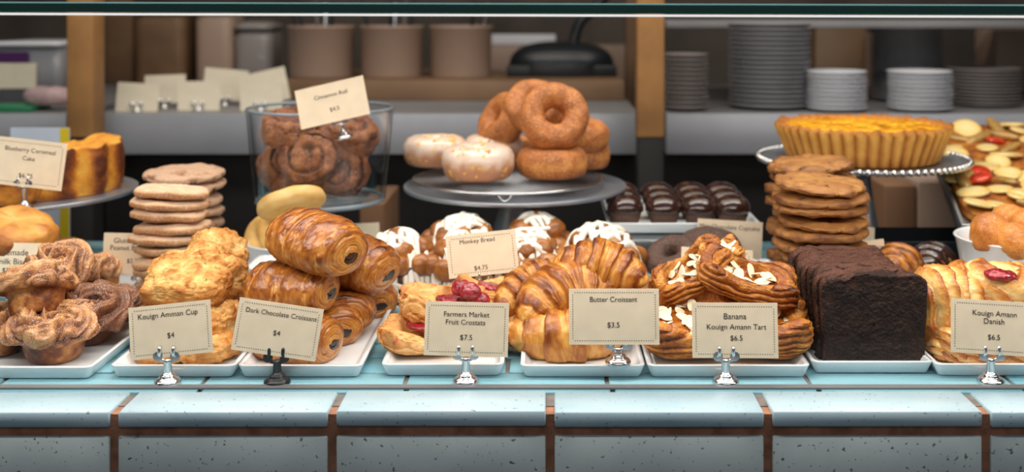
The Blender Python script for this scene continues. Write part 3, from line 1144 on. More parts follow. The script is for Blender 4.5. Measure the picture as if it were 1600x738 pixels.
me_edge = tilemesh('edge_tile', PITCH - 0.0085, 0.0545, 0.0155, 0.0016)
me_front = tilemesh('front_tile', PITCH - 0.0085, 0.0115, 0.10, 0.0012)
me_row = tilemesh('counter_tile', 0.204, 0.0462, 0.008, 0.0008)
me_thin = tilemesh('sill_tile', 0.2035, 0.0100, 0.008, 0.0006)
for i in range(-5, 6):
    xc = (i + 0.5) * PITCH + 0.0003
    put('edge_tile', me_edge, M['tile_front_top'] if 'tile_front_top' in M else M['tile_top'], (xc, 1.0395 + 0.0276, 0.0008 + rnd.uniform(-0.0008, 0.0008)), rnd.uniform(-0.004, 0.004))
    put('front_tile', me_front, M['tile_front'], (xc + 0.0, 1.0462, -0.0238 + rnd.uniform(-0.0006, 0.0006)), 0)
    put('front_tile', me_front, M['tile_front'], (xc + 0.0, 1.0462, -0.1325), 0)
y = YG + 0.001
off0 = (317 - VX) * 1.122 / F
k = 0
yrow = 1.1265
for i in range(-6, 6):
    put('sill_tile', me_thin, M['tile_top'], (off0 + 0.2085 * i + 0.317, 1.0985, 0.0), 0)
while yrow < YB - 0.02:
    for i in range(-7, 7):
        xc = off0 + 0.2085 * (i + 0.5) + (0.104 if k % 2 else 0) + 0.0
        if abs(xc) < 1.05:
            put('counter_tile', me_row, M['tile_top'], (xc, yrow, rnd.uniform(-0.0004, 0.0004)), rnd.uniform(-0.003, 0.003))
    yrow += 0.0497
    k += 1

# glass
gt = empty('glass_case_top', (0, 1.0, H - 0.0005), (0, 0.16, 0))
tag(gt, 'horizontal glass top of the display case with dark green polished front edge', 'glass top')
bevbox('glass_sheet', -1.3, 1.3, 0.004, 0.80, -0.0055, 0.0030, 0, M['glass'], gt)
bevbox('green_edge', -1.3, 1.3, 0.0, 0.0038, -0.0060, 0.0022, 0.0004, M['edge'], gt)
V, Fs = box(-1.3, 1.3, 0.0, 0.004, 0.0022, 0.0034)
V[:, 1] += np.where((V[:, 2] > 0.003) & (V[:, 1] < 0.002), 0.0012, 0)
make('edge_reflection_strip', V, Fs, M['cyan'], gt, smooth=False)  # thin strip that paints the reflection along the upper glass edge
bevbox('light_strip_diffuser', -1.3, 1.3, -0.0006, 0.008, -0.0088, -0.0068, 0, M['led'], gt)
gf = empty('front_glass', (0, YG, 0.001))
tag(gf, 'clear slanted front pane of the display case above the tiled edge', 'glass pane')
V, Fs = box(-1.3, 1.3, 0, 0.005, 0, 0.375)
V = V + np.stack([V[:, 0] * 0, -V[:, 2] / 0.375 * 0.096, V[:, 2] * 0], 1)
make('pane', V, Fs, M['glass'], gf, smooth=False)
bevbox('bottom_channel', -1.3, 1.3, -0.002, 0.0075, -0.0015, 0.0012, 0.0004, M['steel'], gf)

# back room -------------------------------------------------
DB = 2.30
zs_, ze_ = Z(178, DB), Z(241, DB)


def struct(name, *a, mat=None):
    o = bevbox(name, *a, 0, mat)
    o['kind'] = 'structure'
    return o


struct('wall_back', -3, 3, 3.6, 3.7, -0.95, 2.2, mat=M['wall'])
struct('wall_left', -3.1, -3.0, -2.0, 3.7, -0.95, 2.2, mat=M['wall'])
struct('wall_right', 3.0, 3.1, -2.0, 3.7, -0.95, 2.2, mat=M['wall'])
struct('floor', -3, 3, -2.0, 3.7, -1.0, -0.95, mat=M['dark'])
cb = empty('counter_cabinet', (0, 0, 0))
tag(cb, 'dark base carrying the tiled display counter', 'cabinet')
bevbox('carcass', -1.25, 1.25, 1.07, YB - 0.002, -0.95, -0.0602, 0, M['dark'], cb)
bevbox('plinth_front', -1.25, 1.25, 1.055, 1.0698, -0.95, -0.401, 0, M['dark'], cb)
# steel counters behind
for nm, xa, xb, lb in (('a', -2.98, X(103, DB), 'steel work counter at far left behind the cornmeal cake'), ('b', X(147, DB), X(998, DB), 'long steel work counter between the two wooden posts'), ('c', X(1041, DB), 2.98, 'steel work counter at right under the stacked plates')):
    o = empty('steel_counter', ((xa + xb) / 2, DB, 0))
    hw = (xb - xa) / 2
    tag(o, lb, 'counter')
    bevbox('worktop', -hw, hw, 0.0022, 0.85, ze_, zs_, 0, M['steel'], o)
    bevbox('front_panel', -hw, hw, 0, 0.002, ze_, zs_, 0.0004, M['steel_lit'], o)
    bevbox('under_counter_shade', -hw, hw, 0.06, 0.80, -0.95, ze_ - 0.001, 0, M['dark'], o)  # near-black block stands in for the shaded open shelf underneath
# wooden posts with dark feet
for px0, px1, dp, pyb, lb, ft in ((104, 145, 2.18, 215, 'light wooden post at left standing in front of the steel counter', True), (996, 1038, 2.18, 215, 'light wooden post right of centre beside the stacked plates', True)):
    o = empty('wooden_post', (X((px0 + px1) / 2, dp), dp, 0))
    tag(o, lb, 'post')
    hw = S(px1 - px0, dp) / 2
    zb = Z(pyb, dp)
    bevbox('timber', -hw, hw, 0, 0.06, zb, 1.6, 0.002, M['wood'], o)
    bevbox('dark_foot', -hw * 0.95, hw * 0.95, 0.002, 0.058, -0.95, zb - 0.0005, 0.001, M['dark'], o)
for px0, px1, dp, lb in ((166, 206, 3.16, 'darker wooden post behind the left steel counter'), (978, 999, 3.16, 'dark wooden post just left of the pale post right of centre')):
    hw = S(px1 - px0, dp) / 2
    o = bevbox('wooden_post', -hw, hw, 0, 0.06, -0.95, 1.6, 0.002, M['wooddark'] if 'wooddark' in M else M['wood'])
    place(o, (X((px0 + px1) / 2, dp), dp, 0))
    tag(o, lb, 'post')
o = bevbox('grey_rail', -0.012, 0.012, 0, 0.02, -0.95, 1.6, 0.002, M['plate_grey'])
place(o, (X(150.5, 3.16), 3.16, 0))
tag(o, 'grey vertical rail between the two wooden posts at left', 'rail')
# wooden shelf box behind the steel counter
dw = 2.62
o = bevbox('wooden_shelf', X(432, dw), X(976, dw), dw, 3.12, zs_ + 0.0005, Z(127, dw), 0.002, M['woodshelf'] if 'woodshelf' in M else M['wood'])
tag(o, 'long brown wooden shelf behind the steel counter under the canisters', 'shelf')
shz = Z(127, dw)
# canisters
dc = 2.78
for i, (pa, pb, lb) in enumerate(((449, 551, 'taupe canister of utensils, leftmost of the three'), (562, 660, 'taupe canister, middle of the three on the wooden shelf'), (671, 768, 'taupe canister of utensils, rightmost of the three'))):
    r = S(pb - pa, dc) / 2
    zt = Z(40, dc)
    o = empty('canister', (X((pa + pb) / 2, dc), dc + r * 0.2, shz))
    tag(o, lb, 'canister', 'canisters on the wooden shelf')
    hh = zt - shz
    V, Fs = lathe([(0.0001, 0), (r * 0.95, 0), (r * 0.97, 0.004), (r, hh - 0.008), (r * 1.03, hh - 0.006), (r * 1.03, hh), (r * 0.95, hh), (r * 0.92, 0.01), (0.0001, 0.01)], 48)
    make('body', V, Fs, M['canister'], o)
    rn = random.Random(i)
    for k in range(5):
        a = rn.uniform(0, 2 * PI)
        q = (r * 0.5 * math.cos(a), r * 0.5 * math.sin(a))
        t = (r * 0.85 * math.cos(a), r * 0.85 * math.sin(a))
        u = o = o
        V, Fs = sweep(crv([(q[0], q[1], 0.012), (t[0], t[1], hh + 0.02), (t[0] * 1.15, t[1] * 1.15, hh + 0.06)], 10), 0.004, 8)
        ut = make('utensil', V, Fs, M['chrome' if k % 2 else 'blackmetal'])
        ut.location = o.location
        tag(ut, 'metal utensil standing in the ' + ('left', 'middle', 'right')[i] + ' taupe canister', 'utensil', 'utensils in the ' + ('left', 'middle', 'right')[i] + ' canister')
# white wall strip and black machine
o = bevbox('white_rail', X(768, 3.4), X(868, 3.4), 3.4, 3.46, Z(70, 3.4), Z(54, 3.4), 0.002, M['plate_white'])
tag(o, 'white horizontal rail on the dark wall right of the canisters', 'rail')
o = bevbox('wall_shelf_board', X(700, 3.4), X(985, 3.4), 3.38, 3.595, Z(125, 3.4), Z(71, 3.4), 0.002, M['canister'])
tag(o, 'taupe board on the back wall under the white rail', 'board')
mc = empty('scale_machine', (X(878, 2.75), 2.85, shz))
tag(mc, 'black domed machine standing on the wooden shelf behind the sugared doughnuts', 'machine')
b_ = blob('housing', (S(170, 2.75) / 2, 0.09, 0.055), M['blackmetal'], 2.6, 0, 10, 1, 16, 0.3, parent=mc)
b_.scale = (1, 1, 1.25)
bevbox('base', -0.14, 0.14, -0.08, 0.08, 0, 0.03, 0.004, M['blackmetal'], mc)
V, Fs = sweep(crv([(0.03, 0.0, 0.08), (0.05, 0, 0.14), (0.11, 0, 0.2), (0.14, 0, 0.3)], 16), 0.014, 10)
make('arm', V, Fs, M['blackmetal'], mc)
# chrome coffee maker shape left of the canisters on the back wall
for px, pw, t_, b2, mt, nm, lb in ((262, 80, 20, 128, 'wooddark', 'coffee_grinder', 'dark bulky appliance behind the pale cards at left'), (345, 60, 20, 128, 'canister', 'storage_tub', 'taupe tub behind the pale cards at left'), (405, 60, 46, 128, 'plate_brown', 'grey_tub', 'grey tub on the wooden shelf left of the canisters')):
    dd = 2.9
    shz = zs_ if px < 420 else Z(127, dw)
    hw = S(pw, dd) / 2
    o = empty(nm, (X(px, dd), dd, shz))
    tag(o, lb, 'appliance' if 'appl' in lb else 'tub')
    V, Fs = loft_rr([(hw * 1.8, 0.12, 0.02, 0), (hw * 1.9, 0.13, 0.02, 0.01), (hw * 2, 0.14, 0.03, Z(t_, dd) - shz - 0.02), (hw * 1.8, 0.12, 0.03, Z(t_, dd) - shz)])
    make('body', V, Fs, M[mt], o)
    V, Fs = loft_rr([(hw * 2.06, 0.15, 0.03, Z(t_, dd) - shz + 0.0005), (hw * 2.06, 0.15, 0.03, Z(t_, dd) - shz + 0.012), (hw * 1.2, 0.08, 0.03, Z(t_, dd) - shz + 0.022)])
    make('lid', V, Fs, M[mt], o)
# left shelf: clear boxes
dl = 2.5
for px0, px1, t_, b2, mt, lb in ((-10, 100, 66, 152, 'boxclear', 'translucent box with purple label on the counter at far left'),):
    o = empty('storage_box', (X((px0 + px1) / 2, dl), dl + 0.08, zs_))
    tag(o, lb, 'box')
    wd = S(px1 - px0, dl)
    hh = Z(t_, dl) - zs_
    V, Fs = loft_rr([(wd * 0.9, 0.16, 0.02, 0), (wd * 0.97, 0.18, 0.02, hh - 0.01), (wd * 0.93, 0.17, 0.02, hh - 0.01), (wd * 0.88, 0.15, 0.02, 0.004)])
    make('tub', V, Fs, M['plate_grey'], o)
    V, Fs = loft_rr([(wd, 0.20, 0.02, hh - 0.009), (wd, 0.20, 0.02, hh), (wd * 0.9, 0.18, 0.02, hh + 0.002)])
    make('lid', V, Fs, M['plate_white'], o)
    bevbox('purple_label', -wd * 0.45, wd * 0.05, -0.101, -0.095, hh - 0.045, hh - 0.022, 0, M['purple'], o)
    bevbox('pale_label', -wd * 0.40, wd * 0.15, -0.1005, -0.092, 0.04, hh - 0.047, 0, M['paper_back'], o)
o = bevbox('green_tray', X(-20, 2.38), X(62, 2.38), 2.34, 2.44, zs_ + 0.0005, zs_ + 0.012, 0.002, M['green'])
tag(o, 'flat green tray on the far left steel counter', 'tray')
b_ = blob('wrapped_bundle', (0.055, 0.03, 0.022), M['pinkwrap'], 2.4, 0.006, 40, 4, 12, 0.8)
place(b_, (X(70, 2.36), 2.385, zs_ + 0.0122))
tag(b_, 'crumpled pale pink wrapping on the far left steel counter', 'wrapping')
# upper steel shelf at right
o = bevbox('steel_shelf', X(1041, 2.45), 2.4, 2.45, 2.95, Z(44, 2.45), Z(33, 2.45), 0.002, M['steel'])
tag(o, 'steel upper shelf above the stacked plates at right', 'shelf')
o = bevbox('bread_board', X(1262, 3.4), X(1340, 3.4), 3.3, 3.4, -0.95, 0.33, 0.005, M['woodshelf'])
tag(o, 'brown wooden board leaning on the back wall between the plate stacks', 'board')
o = bevbox('paper_sack', X(1335, 3.4), X(1372, 3.4), 3.19, 3.29, -0.95, 0.31, 0.01, M['canister'])
tag(o, 'taupe paper sack behind the plate stacks', 'sack')
o = bevbox('cardboard_box', X(1545, 3.0), X(1640, 3.0), 2.95, 3.1, zs_ + 0.0005, Z(45, 3.1), 0.004, M['canister'])
tag(o, 'tan cardboard box at far right behind the plates', 'box')


for xa, xb, pt, mt, lb in ((1382, 1432, 290, 'brownbox', 'dark brown carton in the shadow below the right steel counter'), (1434, 1505, 284, 'canister', 'tan carton in the shadow below the right steel counter'), (562, 600, 318, 'brownbox', 'brown carton glimpsed under the glass bowl')):
    o = bevbox('carton', X(xa, 2.0), X(xb, 2.0), 2.0, 2.2, -0.9499, Z(pt, 2.0), 0.003, M[mt])
    tag(o, lb, 'box')


# plate stacks
def plate_stack(pa, pb, ptop, pbase, d, n, mat, desc, prof='plate'):
    r = S(pb - pa, d) / 2
    z0 = zs_ + 0.0004
    ztop = Z(ptop, d)
    pitch = (ztop - z0) / n
    cx = X((pa + pb) / 2, d)
    h = pitch * 1.9
    V, Fs = lathe([(0.0001, 0), (r * 0.6, 0), (r * 0.66, 0.0008), (r * 0.88, pitch * 0.55), (r, pitch * 0.95), (r, pitch * 1.2), (r * 0.985, pitch * 1.25), (r * 0.90, pitch * 0.95), (r * 0.62, pitch * 0.35 + 0.001), (0.0001, pitch * 0.3 + 0.001)], 44)
    rn = random.Random(int(pa))
    o = make('plate', V, Fs, M[mat])
    tag(o, desc, 'plate', desc.replace(' plate ', ' plates ', 1))
    place(o, (cx, d + r * 0.4, z0))
    for k in range(1, n):
        dup(o, (cx + rn.uniform(-0.0012, 0.0012), d + r * 0.4 + rn.uniform(-0.001, 0.001), z0 + pitch * k))


plate_stack(1036, 1109, 86, 170, 2.36, 12, 'plate_brown', 'small grey plate in the low stack beside the wooden post')
plate_stack(1143, 1272, 38, 172, 2.40, 18, 'plate_grey', 'large grey plate in the tall stack left of the pie')
plate_stack(1265, 1359, 113, 176, 2.34, 9, 'plate_white', 'white plate in the stack right behind the pie')
plate_stack(1366, 1480, 46, 172, 2.60, 17, 'plate_grey', 'grey plate in the tall stack behind the right white stack')
plate_stack(1394, 1494, 113, 176, 2.34, 9, 'plate_white', 'white plate in the stack behind the right end of the pie')
plate_stack(1490, 1602, 108, 176, 2.46, 11, 'plate_brown', 'taupe plate in the stack at the right edge')

# blank cards standing on the steel counter behind
for i, (px, py, wd, ht, rl, dd, lb) in enumerate(((215, 153, 66, 46, 3, 2.36, 'pale card on the steel counter, leftmost of the back row'), (258, 139, 64, 44, -2, 2.44, 'pale card second from left on the steel counter'), (311, 150, 66, 46, 0, 2.38, 'pale card with grey lettering, middle of the back row'), (352, 132, 68, 48, 5, 2.50, 'pale tilted card behind the middle one on the steel counter'), (413, 137, 74, 52, -13, 2.44, 'pale card tilted up to the right on the steel counter'), (408, 152, 66, 42, -3, 2.37, 'white lettered card, rightmost on the steel counter'))):
    c_ = card(px, py, wd, ht, dd, rl, lb, [], border=False, mat='paper_back', group='cards on the steel counter')
    zlow = min((c_.matrix_basis @ v.co).z for v in c_.data.vertices)
    hd = empty('card_holder', (X(px, dd), dd + 0.0, zs_))
    tag(hd, 'small chrome holder under the ' + lb, 'card holder', 'card holders on the steel counter')
    V, Fs = lathe([(0.0001, 0.0002), (0.014, 0.0002), (0.013, 0.003), (0.004, 0.006), (0.0035, max(0.012, zlow - zs_)), (0.0001, max(0.012, zlow - zs_))], 24)
    make('base', V, Fs, M['chrome'], hd)
    Dn, Fc = csphere(4)
    for sx in (-1, 1):
        make('jaw', Dn * 0.006 + np.array([sx * 0.009, -0.007, max(0.012, zlow - zs_) + 0.004]), Fc, M['chrome'], hd)
# notice leaning behind on the left
o = bevbox('notice_panel', -0.05, 0.05, 0, 0.004, 0, 0.20, 0, M['notice'])
place(o, (X(62, 1.86), 1.86, -0.02), (0, 0, 0))
tag(o, 'white notice with a yellow edge standing behind the biscuits', 'notice')
bevbox('yellow_edge', 0.035, 0.0505, -0.0006, 0.0, 0, 0.20, 0, M['yellow'], o)
bevbox('easel', -0.02, 0.02, 0.005, 0.03, -0.93, 0.19, 0, M['dark'], o)


# ============================================================= food
def cen(o, px, py, d, rot=(0, 0, 0), label=None, zmin=None, cat=None, group=None, sc=None):
    """put the middle of the (rotated) mesh at pixel (px,py) at depth d, no lower than zmin"""
    sc = sc or 1.0
    Rm = np.array(Euler([R(a) for a in rot]).to_matrix())
    n = len(o.data.vertices)
    V = np.empty(n * 3)
    o.data.vertices.foreach_get('co', V)
    V = (V.reshape(-1, 3) * (np.array(sc) if isinstance(sc, tuple) else sc)) @ Rm.T
    lo, hi = V.min(0), V.max(0)
    c = np.array(P(px, py, d)) - (lo + hi) / 2
    if zmin is not None and c[2] + lo[2] < zmin:
        c[2] = zmin - lo[2]
    place(o, tuple(c), rot, sc)
    return tag(o, label, cat, group)


TZ = 0.0046      # inside floor of a tray
# --- trays of the front row
tray('serving_tray', X(-60, 1.133), X(146, 1.133), 1.128, 0.20, 'white tray at far left under the sugared pastry cups')
tray('serving_tray', X(169, 1.133), X(368, 1.133), 1.133, 0.20, 'white tray under the scones', rotz=0)
tray('serving_tray', X(369, 1.133), X(566, 1.133), 1.133, 0.24, 'white tray under the chocolate croissants')
tray('serving_tray', X(594, 1.137), X(788, 1.137), 1.137, 0.22, 'white tray under the fruit crostatas')
tray('serving_tray', X(812, 1.133), X(1009, 1.133), 1.133, 0.22, 'white tray under the butter croissants')
tray('serving_tray', X(1011, 1.133), X(1268, 1.133), 1.133, 0.22, 'wide white tray under the almond topped banana tarts')
tray('serving_tray', X(1269, 1.145), X(1461, 1.145), 1.145, 0.215, 'white tray under the sliced chocolate loaf')
tray('serving_tray', X(1462, 1.137), X(1690, 1.137), 1.137, 0.22, 'white tray at far right under the danishes')

# --- 1 sugared pastry cups
G = 'sugared pastry cups on the far left tray'
def kc(seed, w_, h, px, py, d, rot, label, mat='cup', lobes=4, swirl=2.0, zmin=TZ, pool=None):
    o = cup_pastry('pastry_cup', w_ * 0.93, h * 0.8, M[mat], seed, lobes, swirl)
    cen(o, px, py, d, rot, label, zmin, 'pastry', G)
    if pool:
        for (x, y, a, b) in pool:
            g_ = blob('chocolate_pool', (a, b, 0.0035), M['chocglaze'], 2.2, 0.002, 90, seed + 3, 10, 0.7, parent=o)
            g_.location = (x, y, h * 0.76)
            g_.rotation_euler = (0, 0, R(30))
    return o


kc(11, 0.098, 0.056, 83, 543, 1.185, (6, 0, 20), 'sugared pastry cup at the front of the far left tray', lobes=4, swirl=1.2)
kc(12, 0.085, 0.054, 0, 540, 1.21, (4, 0, 120), 'sugared pastry cup cut off by the left edge of the photo')
kc(13, 0.090, 0.058, 148, 517, 1.245, (14, 6, 40), 'dark pastry cup with melted chocolate, right of the front one', 'cupdark', pool=[(-0.004, -0.006, 0.015, 0.009)])
kc(14, 0.085, 0.050, 172, 489, 1.305, (10, 10, 80), 'dark pastry cup with a chocolate pool, behind the other dark one', 'cupdark', pool=[(0.0, -0.004, 0.016, 0.008)])
kc(15, 0.090, 0.062, 54, 469, 1.225, (22, 0, 200), 'large folded pastry cup resting on the front ones at left', lobes=3, swirl=1.5, zmin=0.036)
kc(16, 0.080, 0.062, 94, 433, 1.285, (16, 8, 0), 'topmost sugared pastry cup with two swirls', 'cup', lobes=2, swirl=3, zmin=0.040)
kc(17, 0.075, 0.050, 60, 505, 1.30, (0, 0, 10), 'pastry cup hidden in the middle of the far left heap', 'cupdark')
kc(18, 0.070, 0.050, 140, 463, 1.36, (8, 0, 60), 'sugared pastry cup at the back of the far left heap', 'cup', zmin=0.03)

# --- biscuits and their card
bp_ = 0.012
def biscuit(seed, r, h, px, py, d, rot, label, zmin=0):
    o = disc('biscuit', r, h, M['biscuit'], seed, 0.28, 0.0035, 45, 0.08, dome=0.1)
    return cen(o, px, py, d, rot, label, zmin, 'biscuit', 'golden biscuits behind the pastry cups')


biscuit(1, 0.052, 0.038, 22, 362, 1.41, (12, 12, 0), 'large golden biscuit on top of the heap at the left edge')
biscuit(2, 0.034, 0.03, 95, 394, 1.52, (5, 0, 30), 'small golden biscuit right of the big one, behind the pastry cups')
biscuit(3, 0.034, 0.036, 148, 440, 1.47, (0, 8, 60), 'small golden biscuit beside the back pastry cup')
biscuit(4, 0.045, 0.038, 60, 415, 1.52, (0, 0, 60), 'golden biscuit under the topmost biscuits')
biscuit(5, 0.045, 0.036, 5, 395, 1.52, (0, 0, 90), 'golden biscuit behind the biscuit card at the left edge')
biscuit(6, 0.045, 0.036, 30, 440, 1.53, (0, 0, 90), 'golden biscuit at the bottom of the heap behind the card')
biscuit(7, 0.045, 0.036, 95, 440, 1.55, (0, 0, 90), 'golden biscuit at the bottom right of the heap')
card(8, 411, 118, 62, 1.36, 1, 'card reading Housemade Buttermilk Biscuit, at the left edge', [('Housemade', 4, -16, 62), ('Buttermilk Biscuit', 0, -2, 92), ('$5', 2, 12, 11)], border=False)
holder(14, 1.36, 436, 'chrome holder of the biscuit card, behind the pastry cups')

# --- cornmeal cake on its stand
cake_stand(26, 1.62, 0.1115, 0.169, 'grey metal cake stand at the left edge under the cornmeal cake')
Rk = 0.127
ph = np.linspace(R(-100), R(62), 90)
V = []
tn = []
prof = [(0.0001, 0), (0.6, 0), (0.96, 0.0), (1.0, 0.04), (1.02, 0.3), (1.02, 0.6), (1.0, 0.9), (0.95, 1.0), (0.7, 0.93), (0.4, 0.9), (0.15, 0.9), (0.0001, 0.9)]
pc = crv(prof, 60)
Pp, PHI = np.meshgrid(np.arange(60), ph, indexing='ij')
rr = pc[Pp, 0] * Rk
zz = pc[Pp, 1] * 0.070
scal = 1 + 0.03 * np.sin(PHI * 14) * (pc[Pp, 0] > 0.8)
Vc = np.stack([rr * scal * np.cos(PHI), rr * scal * np.sin(PHI), zz], 2)
nz = fbm(Vc * 50, 4, 3)
nz2 = ridge(Vc * 40, 3, 8)
Vc[..., 2] += (0.004 * nz + 0.003 * nz2) * (pc[Pp, 1] > 0.8)
Vc *= (1 + 0.02 * nz)[..., None]
tn = 0.30 + 0.40 * nz + 0.65 * ((pc[Pp, 0] > 0.94) & (pc[Pp, 1] < 0.97)) * (0.6 + 0.5 * np.sin(PHI * 14))
Fc = gridF(60, 90, False, False).tolist()
# close the two cut faces
Fc.append([i * 90 for i in range(60)])
Fc.append([i * 90 + 89 for i in range(60)][::-1])
ck = make('cornmeal_cake', Vc.reshape(-1, 3), Fc, M['cake'], None, np.clip(tn, 0, 1))
place(ck, (X(46, 1.64), 1.645, 0.112))
tag(ck, 'golden cornmeal cake with browned scalloped sides, cut open, on the left stand', 'cake')
ck2 = blob('cake_slice', (0.045, 0.03, 0.024), M['cake'], 3.5, 0.004, 45, 5, 18, 0.9)
cen(ck2, 8, 302, 1.52, (0, 0, 10), 'slice of cornmeal cake behind the holder at the left edge', 0.112, 'cake')
card(41, 255, 120, 74, 1.478, 6.5, 'card reading Blueberry Cornmeal Cake at the left edge', [('Blueberry Cornmeal', 4, -20, 79), ('Cake', 3, -7, 19), ('$6.25', 2, 20, 22)], tilt=3)
holder(38, 1.481, 276, 'chrome holder of the cornmeal cake card, on the cake stand', z=0.112, s=1.08)

# --- round plate with cookie stacks
V, Fs = lathe([(0.0001, 0.0), (0.06, 0.0), (0.07, 0.002), (0.112, 0.008), (0.115, 0.009), (0.112, 0.0105), (0.07, 0.0045), (0.0001, 0.004)], 72)
o = make('round_plate', V, Fs, M['porcelain'])
place(o, (X(262, 1.53), 1.528, 0))
tag(o, 'white round plate under the pale sugared cookie stack', 'plate')
sq = []
for s_ in range(3):
    Dn, Fs = csphere(20)
    V = sell(Dn, (0.049, 0.040, 0.0077), 3.0, 3.2)
    V[:, 0] *= 1 + 0.10 * fbm(V * 14, 2, s_)
    V[:, 1] *= 1 + 0.14 * fbm(V * 14, 2, s_ + 4)
    V[:, 2] += 0.0045 * fbm(V * np.array([16, 16, 0]), 2, s_ + 3)
    nz = fbm(V * 90, 5, s_, 0.6)
    V = V + Dn * (0.0026 * nz)[:, None]
    tnn = 0.75 - 0.6 * ss(-0.1, 0.6, Dn[:, 2]) + 0.2 * nz
    V[:, 2] -= V[:, 2].min()
    c_ = make('sugared_cookie', V, Fs, M['snick'], None, np.clip(tnn, 0, 1))
    tag(c_, 'cookie', 'cookie')
    sq.append(c_)
stack(sq, 9, (X(270, 1.47), 1.47, 0.0046), 0.0155, lambda k: ORD[k] + ' irregular pale sugared cookie from the top of the front left stack', 'pale sugared cookies in the front left stack', 0.003, 2, lean=(-0.0004, 0), rots=0, tiltmax=4)
sr = []
for s_ in range(2):
    c_ = disc('crackled_cookie', 0.058, 0.0185, M['crinkle'], 20 + s_, 0.3, 0.0015, 50, 0.03, crack=0.0045, dome=0.3)
    tag(c_, 'cookie', 'cookie')
    sr.append(c_)
stack(sr, 8, (X(289, 1.605), 1.60, 0.0075), 0.0178, lambda k: ORD[k] + ' round crackled cookie from the top of the rear left stack', 'round crackled cookies in the rear left stack', 0.0025, 5, tiltmax=3)
card(205, 397, 88, 64, 1.50, 1, 'card reading Gluten-Free Peanut Butter, half hidden by the pale cookies', [('Gluten-Free V', 4, -20, 64), ('Peanut Butter C', 3, -9, 72), ('$2.75', 4, 11, 20)], border=False, tilt=4)
holder(218, 1.50, 426, 'chrome holder of the peanut butter card, beside the cookie plate', s=0.85)

# --- scones
def scone(seed, size, px, py, d, rot, label, p=3.2, zmin=TZ, wedge=0.0):
    def post(V):
        if wedge:
            k = 1 - wedge * (V[:, 0] / size[0])
            V[:, 1] *= k
        return V
    o = blob('scone', size, M['scone'], p, 0.0075, 48, seed, 46, 0.9, rid=0.0055, post=post, tone=lambda V, Dn, t: t * 0.85 + 0.12 * (Dn[:, 2] < -0.2))
    return cen(o, px, py, d, rot, label, zmin, 'scone', 'golden scones in the heap')


scone(1, (0.053, 0.030, 0.013), 290, 556, 1.185, (0, 0, 0), 'bottom front scone lying on the white tray')
scone(2, (0.030, 0.028, 0.026), 335, 512, 1.225, (0, 8, 60), 'scone standing right of the price card in the heap')
scone(3, (0.033, 0.028, 0.026), 265, 512, 1.225, (0, -6, 60), 'scone hidden behind the leftmost front card')
scone(4, (0.042, 0.032, 0.016), 305, 545, 1.275, (0, 0, 20), 'scone at the back of the bottom layer')
scone(5, (0.044, 0.030, 0.017), 294, 452, 1.225, (22, 4, -4), 'pale green flecked scone slab in the middle of the heap', wedge=0.1, zmin=0.05)
scone(6, (0.043, 0.032, 0.017), 290, 418, 1.265, (20, -14, 4), 'scone slab leaning on the upper left of the heap', zmin=0.05)
scone(7, (0.034, 0.034, 0.026), 340, 420, 1.32, (12, 22, 20), 'craggy pale scone at the top right of the heap', zmin=0.05)
scone(8, (0.032, 0.030, 0.026), 338, 486, 1.27, (8, 20, 60), 'scone on the right side of the heap below the craggy one', zmin=0.04)
scone(9, (0.033, 0.030, 0.028), 290, 492, 1.275, (0, 0, 60), 'scone inside the heap behind the middle slab', zmin=0.04)
card(266.5, 516, 129, 80, 1.120, -6, 'card reading Kouign Amman Cup with its price, in front of the scones', [('Kouign Amman Cup', -3, -24, 94), ('$4', 0, 8, 11)], tilt=8)
holder(262, 1.1195, 541, 'chrome card holder in front of the scones')

# --- chocolate croissants
G = 'chocolate croissants in the heap'
def pc_(seed, L, r, px, py, d, rot, label, zmin=TZ, hgt=0.8):
    o = pain('chocolate_croissant', L, r, M['pain'], seed, hgt=hgt)
    return cen(o, px, py, d, rot, label, zmin, 'croissant', G)


pc_(1, 0.100, 0.033, 458, 545, 1.195, (0, 0, -22), 'bottom front chocolate croissant behind its price card')
pc_(2, 0.088, 0.030, 512, 545, 1.262, (0, 0, -60), 'bottom chocolate croissant right of the front one')
pc_(3, 0.080, 0.030, 540, 505, 1.290, (0, 0, -75), 'chocolate croissant pointing forward in the middle right of the heap', zmin=0.012)
pc_(4, 0.080, 0.030, 572, 490, 1.37, (0, 0, -60), 'chocolate croissant at the right back of the heap')
pc_(10, 0.090, 0.034, 430, 500, 1.33, (0, 0, -60), 'chocolate croissant hidden at the bottom back of the heap')
pc_(5, 0.094, 0.034, 456, 452, 1.225, (0, 0, -18), 'middle left chocolate croissant just above its price card', zmin=0.05)
pc_(6, 0.098, 0.037, 553, 438, 1.31, (4, 10, -30), 'middle right chocolate croissant with a glossy flank', zmin=0.05)
pc_(7, 0.100, 0.039, 495, 375, 1.225, (0, 8, -34), 'topmost glossy chocolate croissant showing its dark filling', zmin=0.08)
card(433.5, 515, 133, 80, 1.118, 8.3, 'card reading Dark Chocolate Croissant with its price', [('Dark Chocolate Croissant', 2, -23, 112), ('$4', 0, 6, 11)], tilt=8)
holder(433, 1.1195, 543, 'black card holder in front of the chocolate croissants', 'blackmetal')
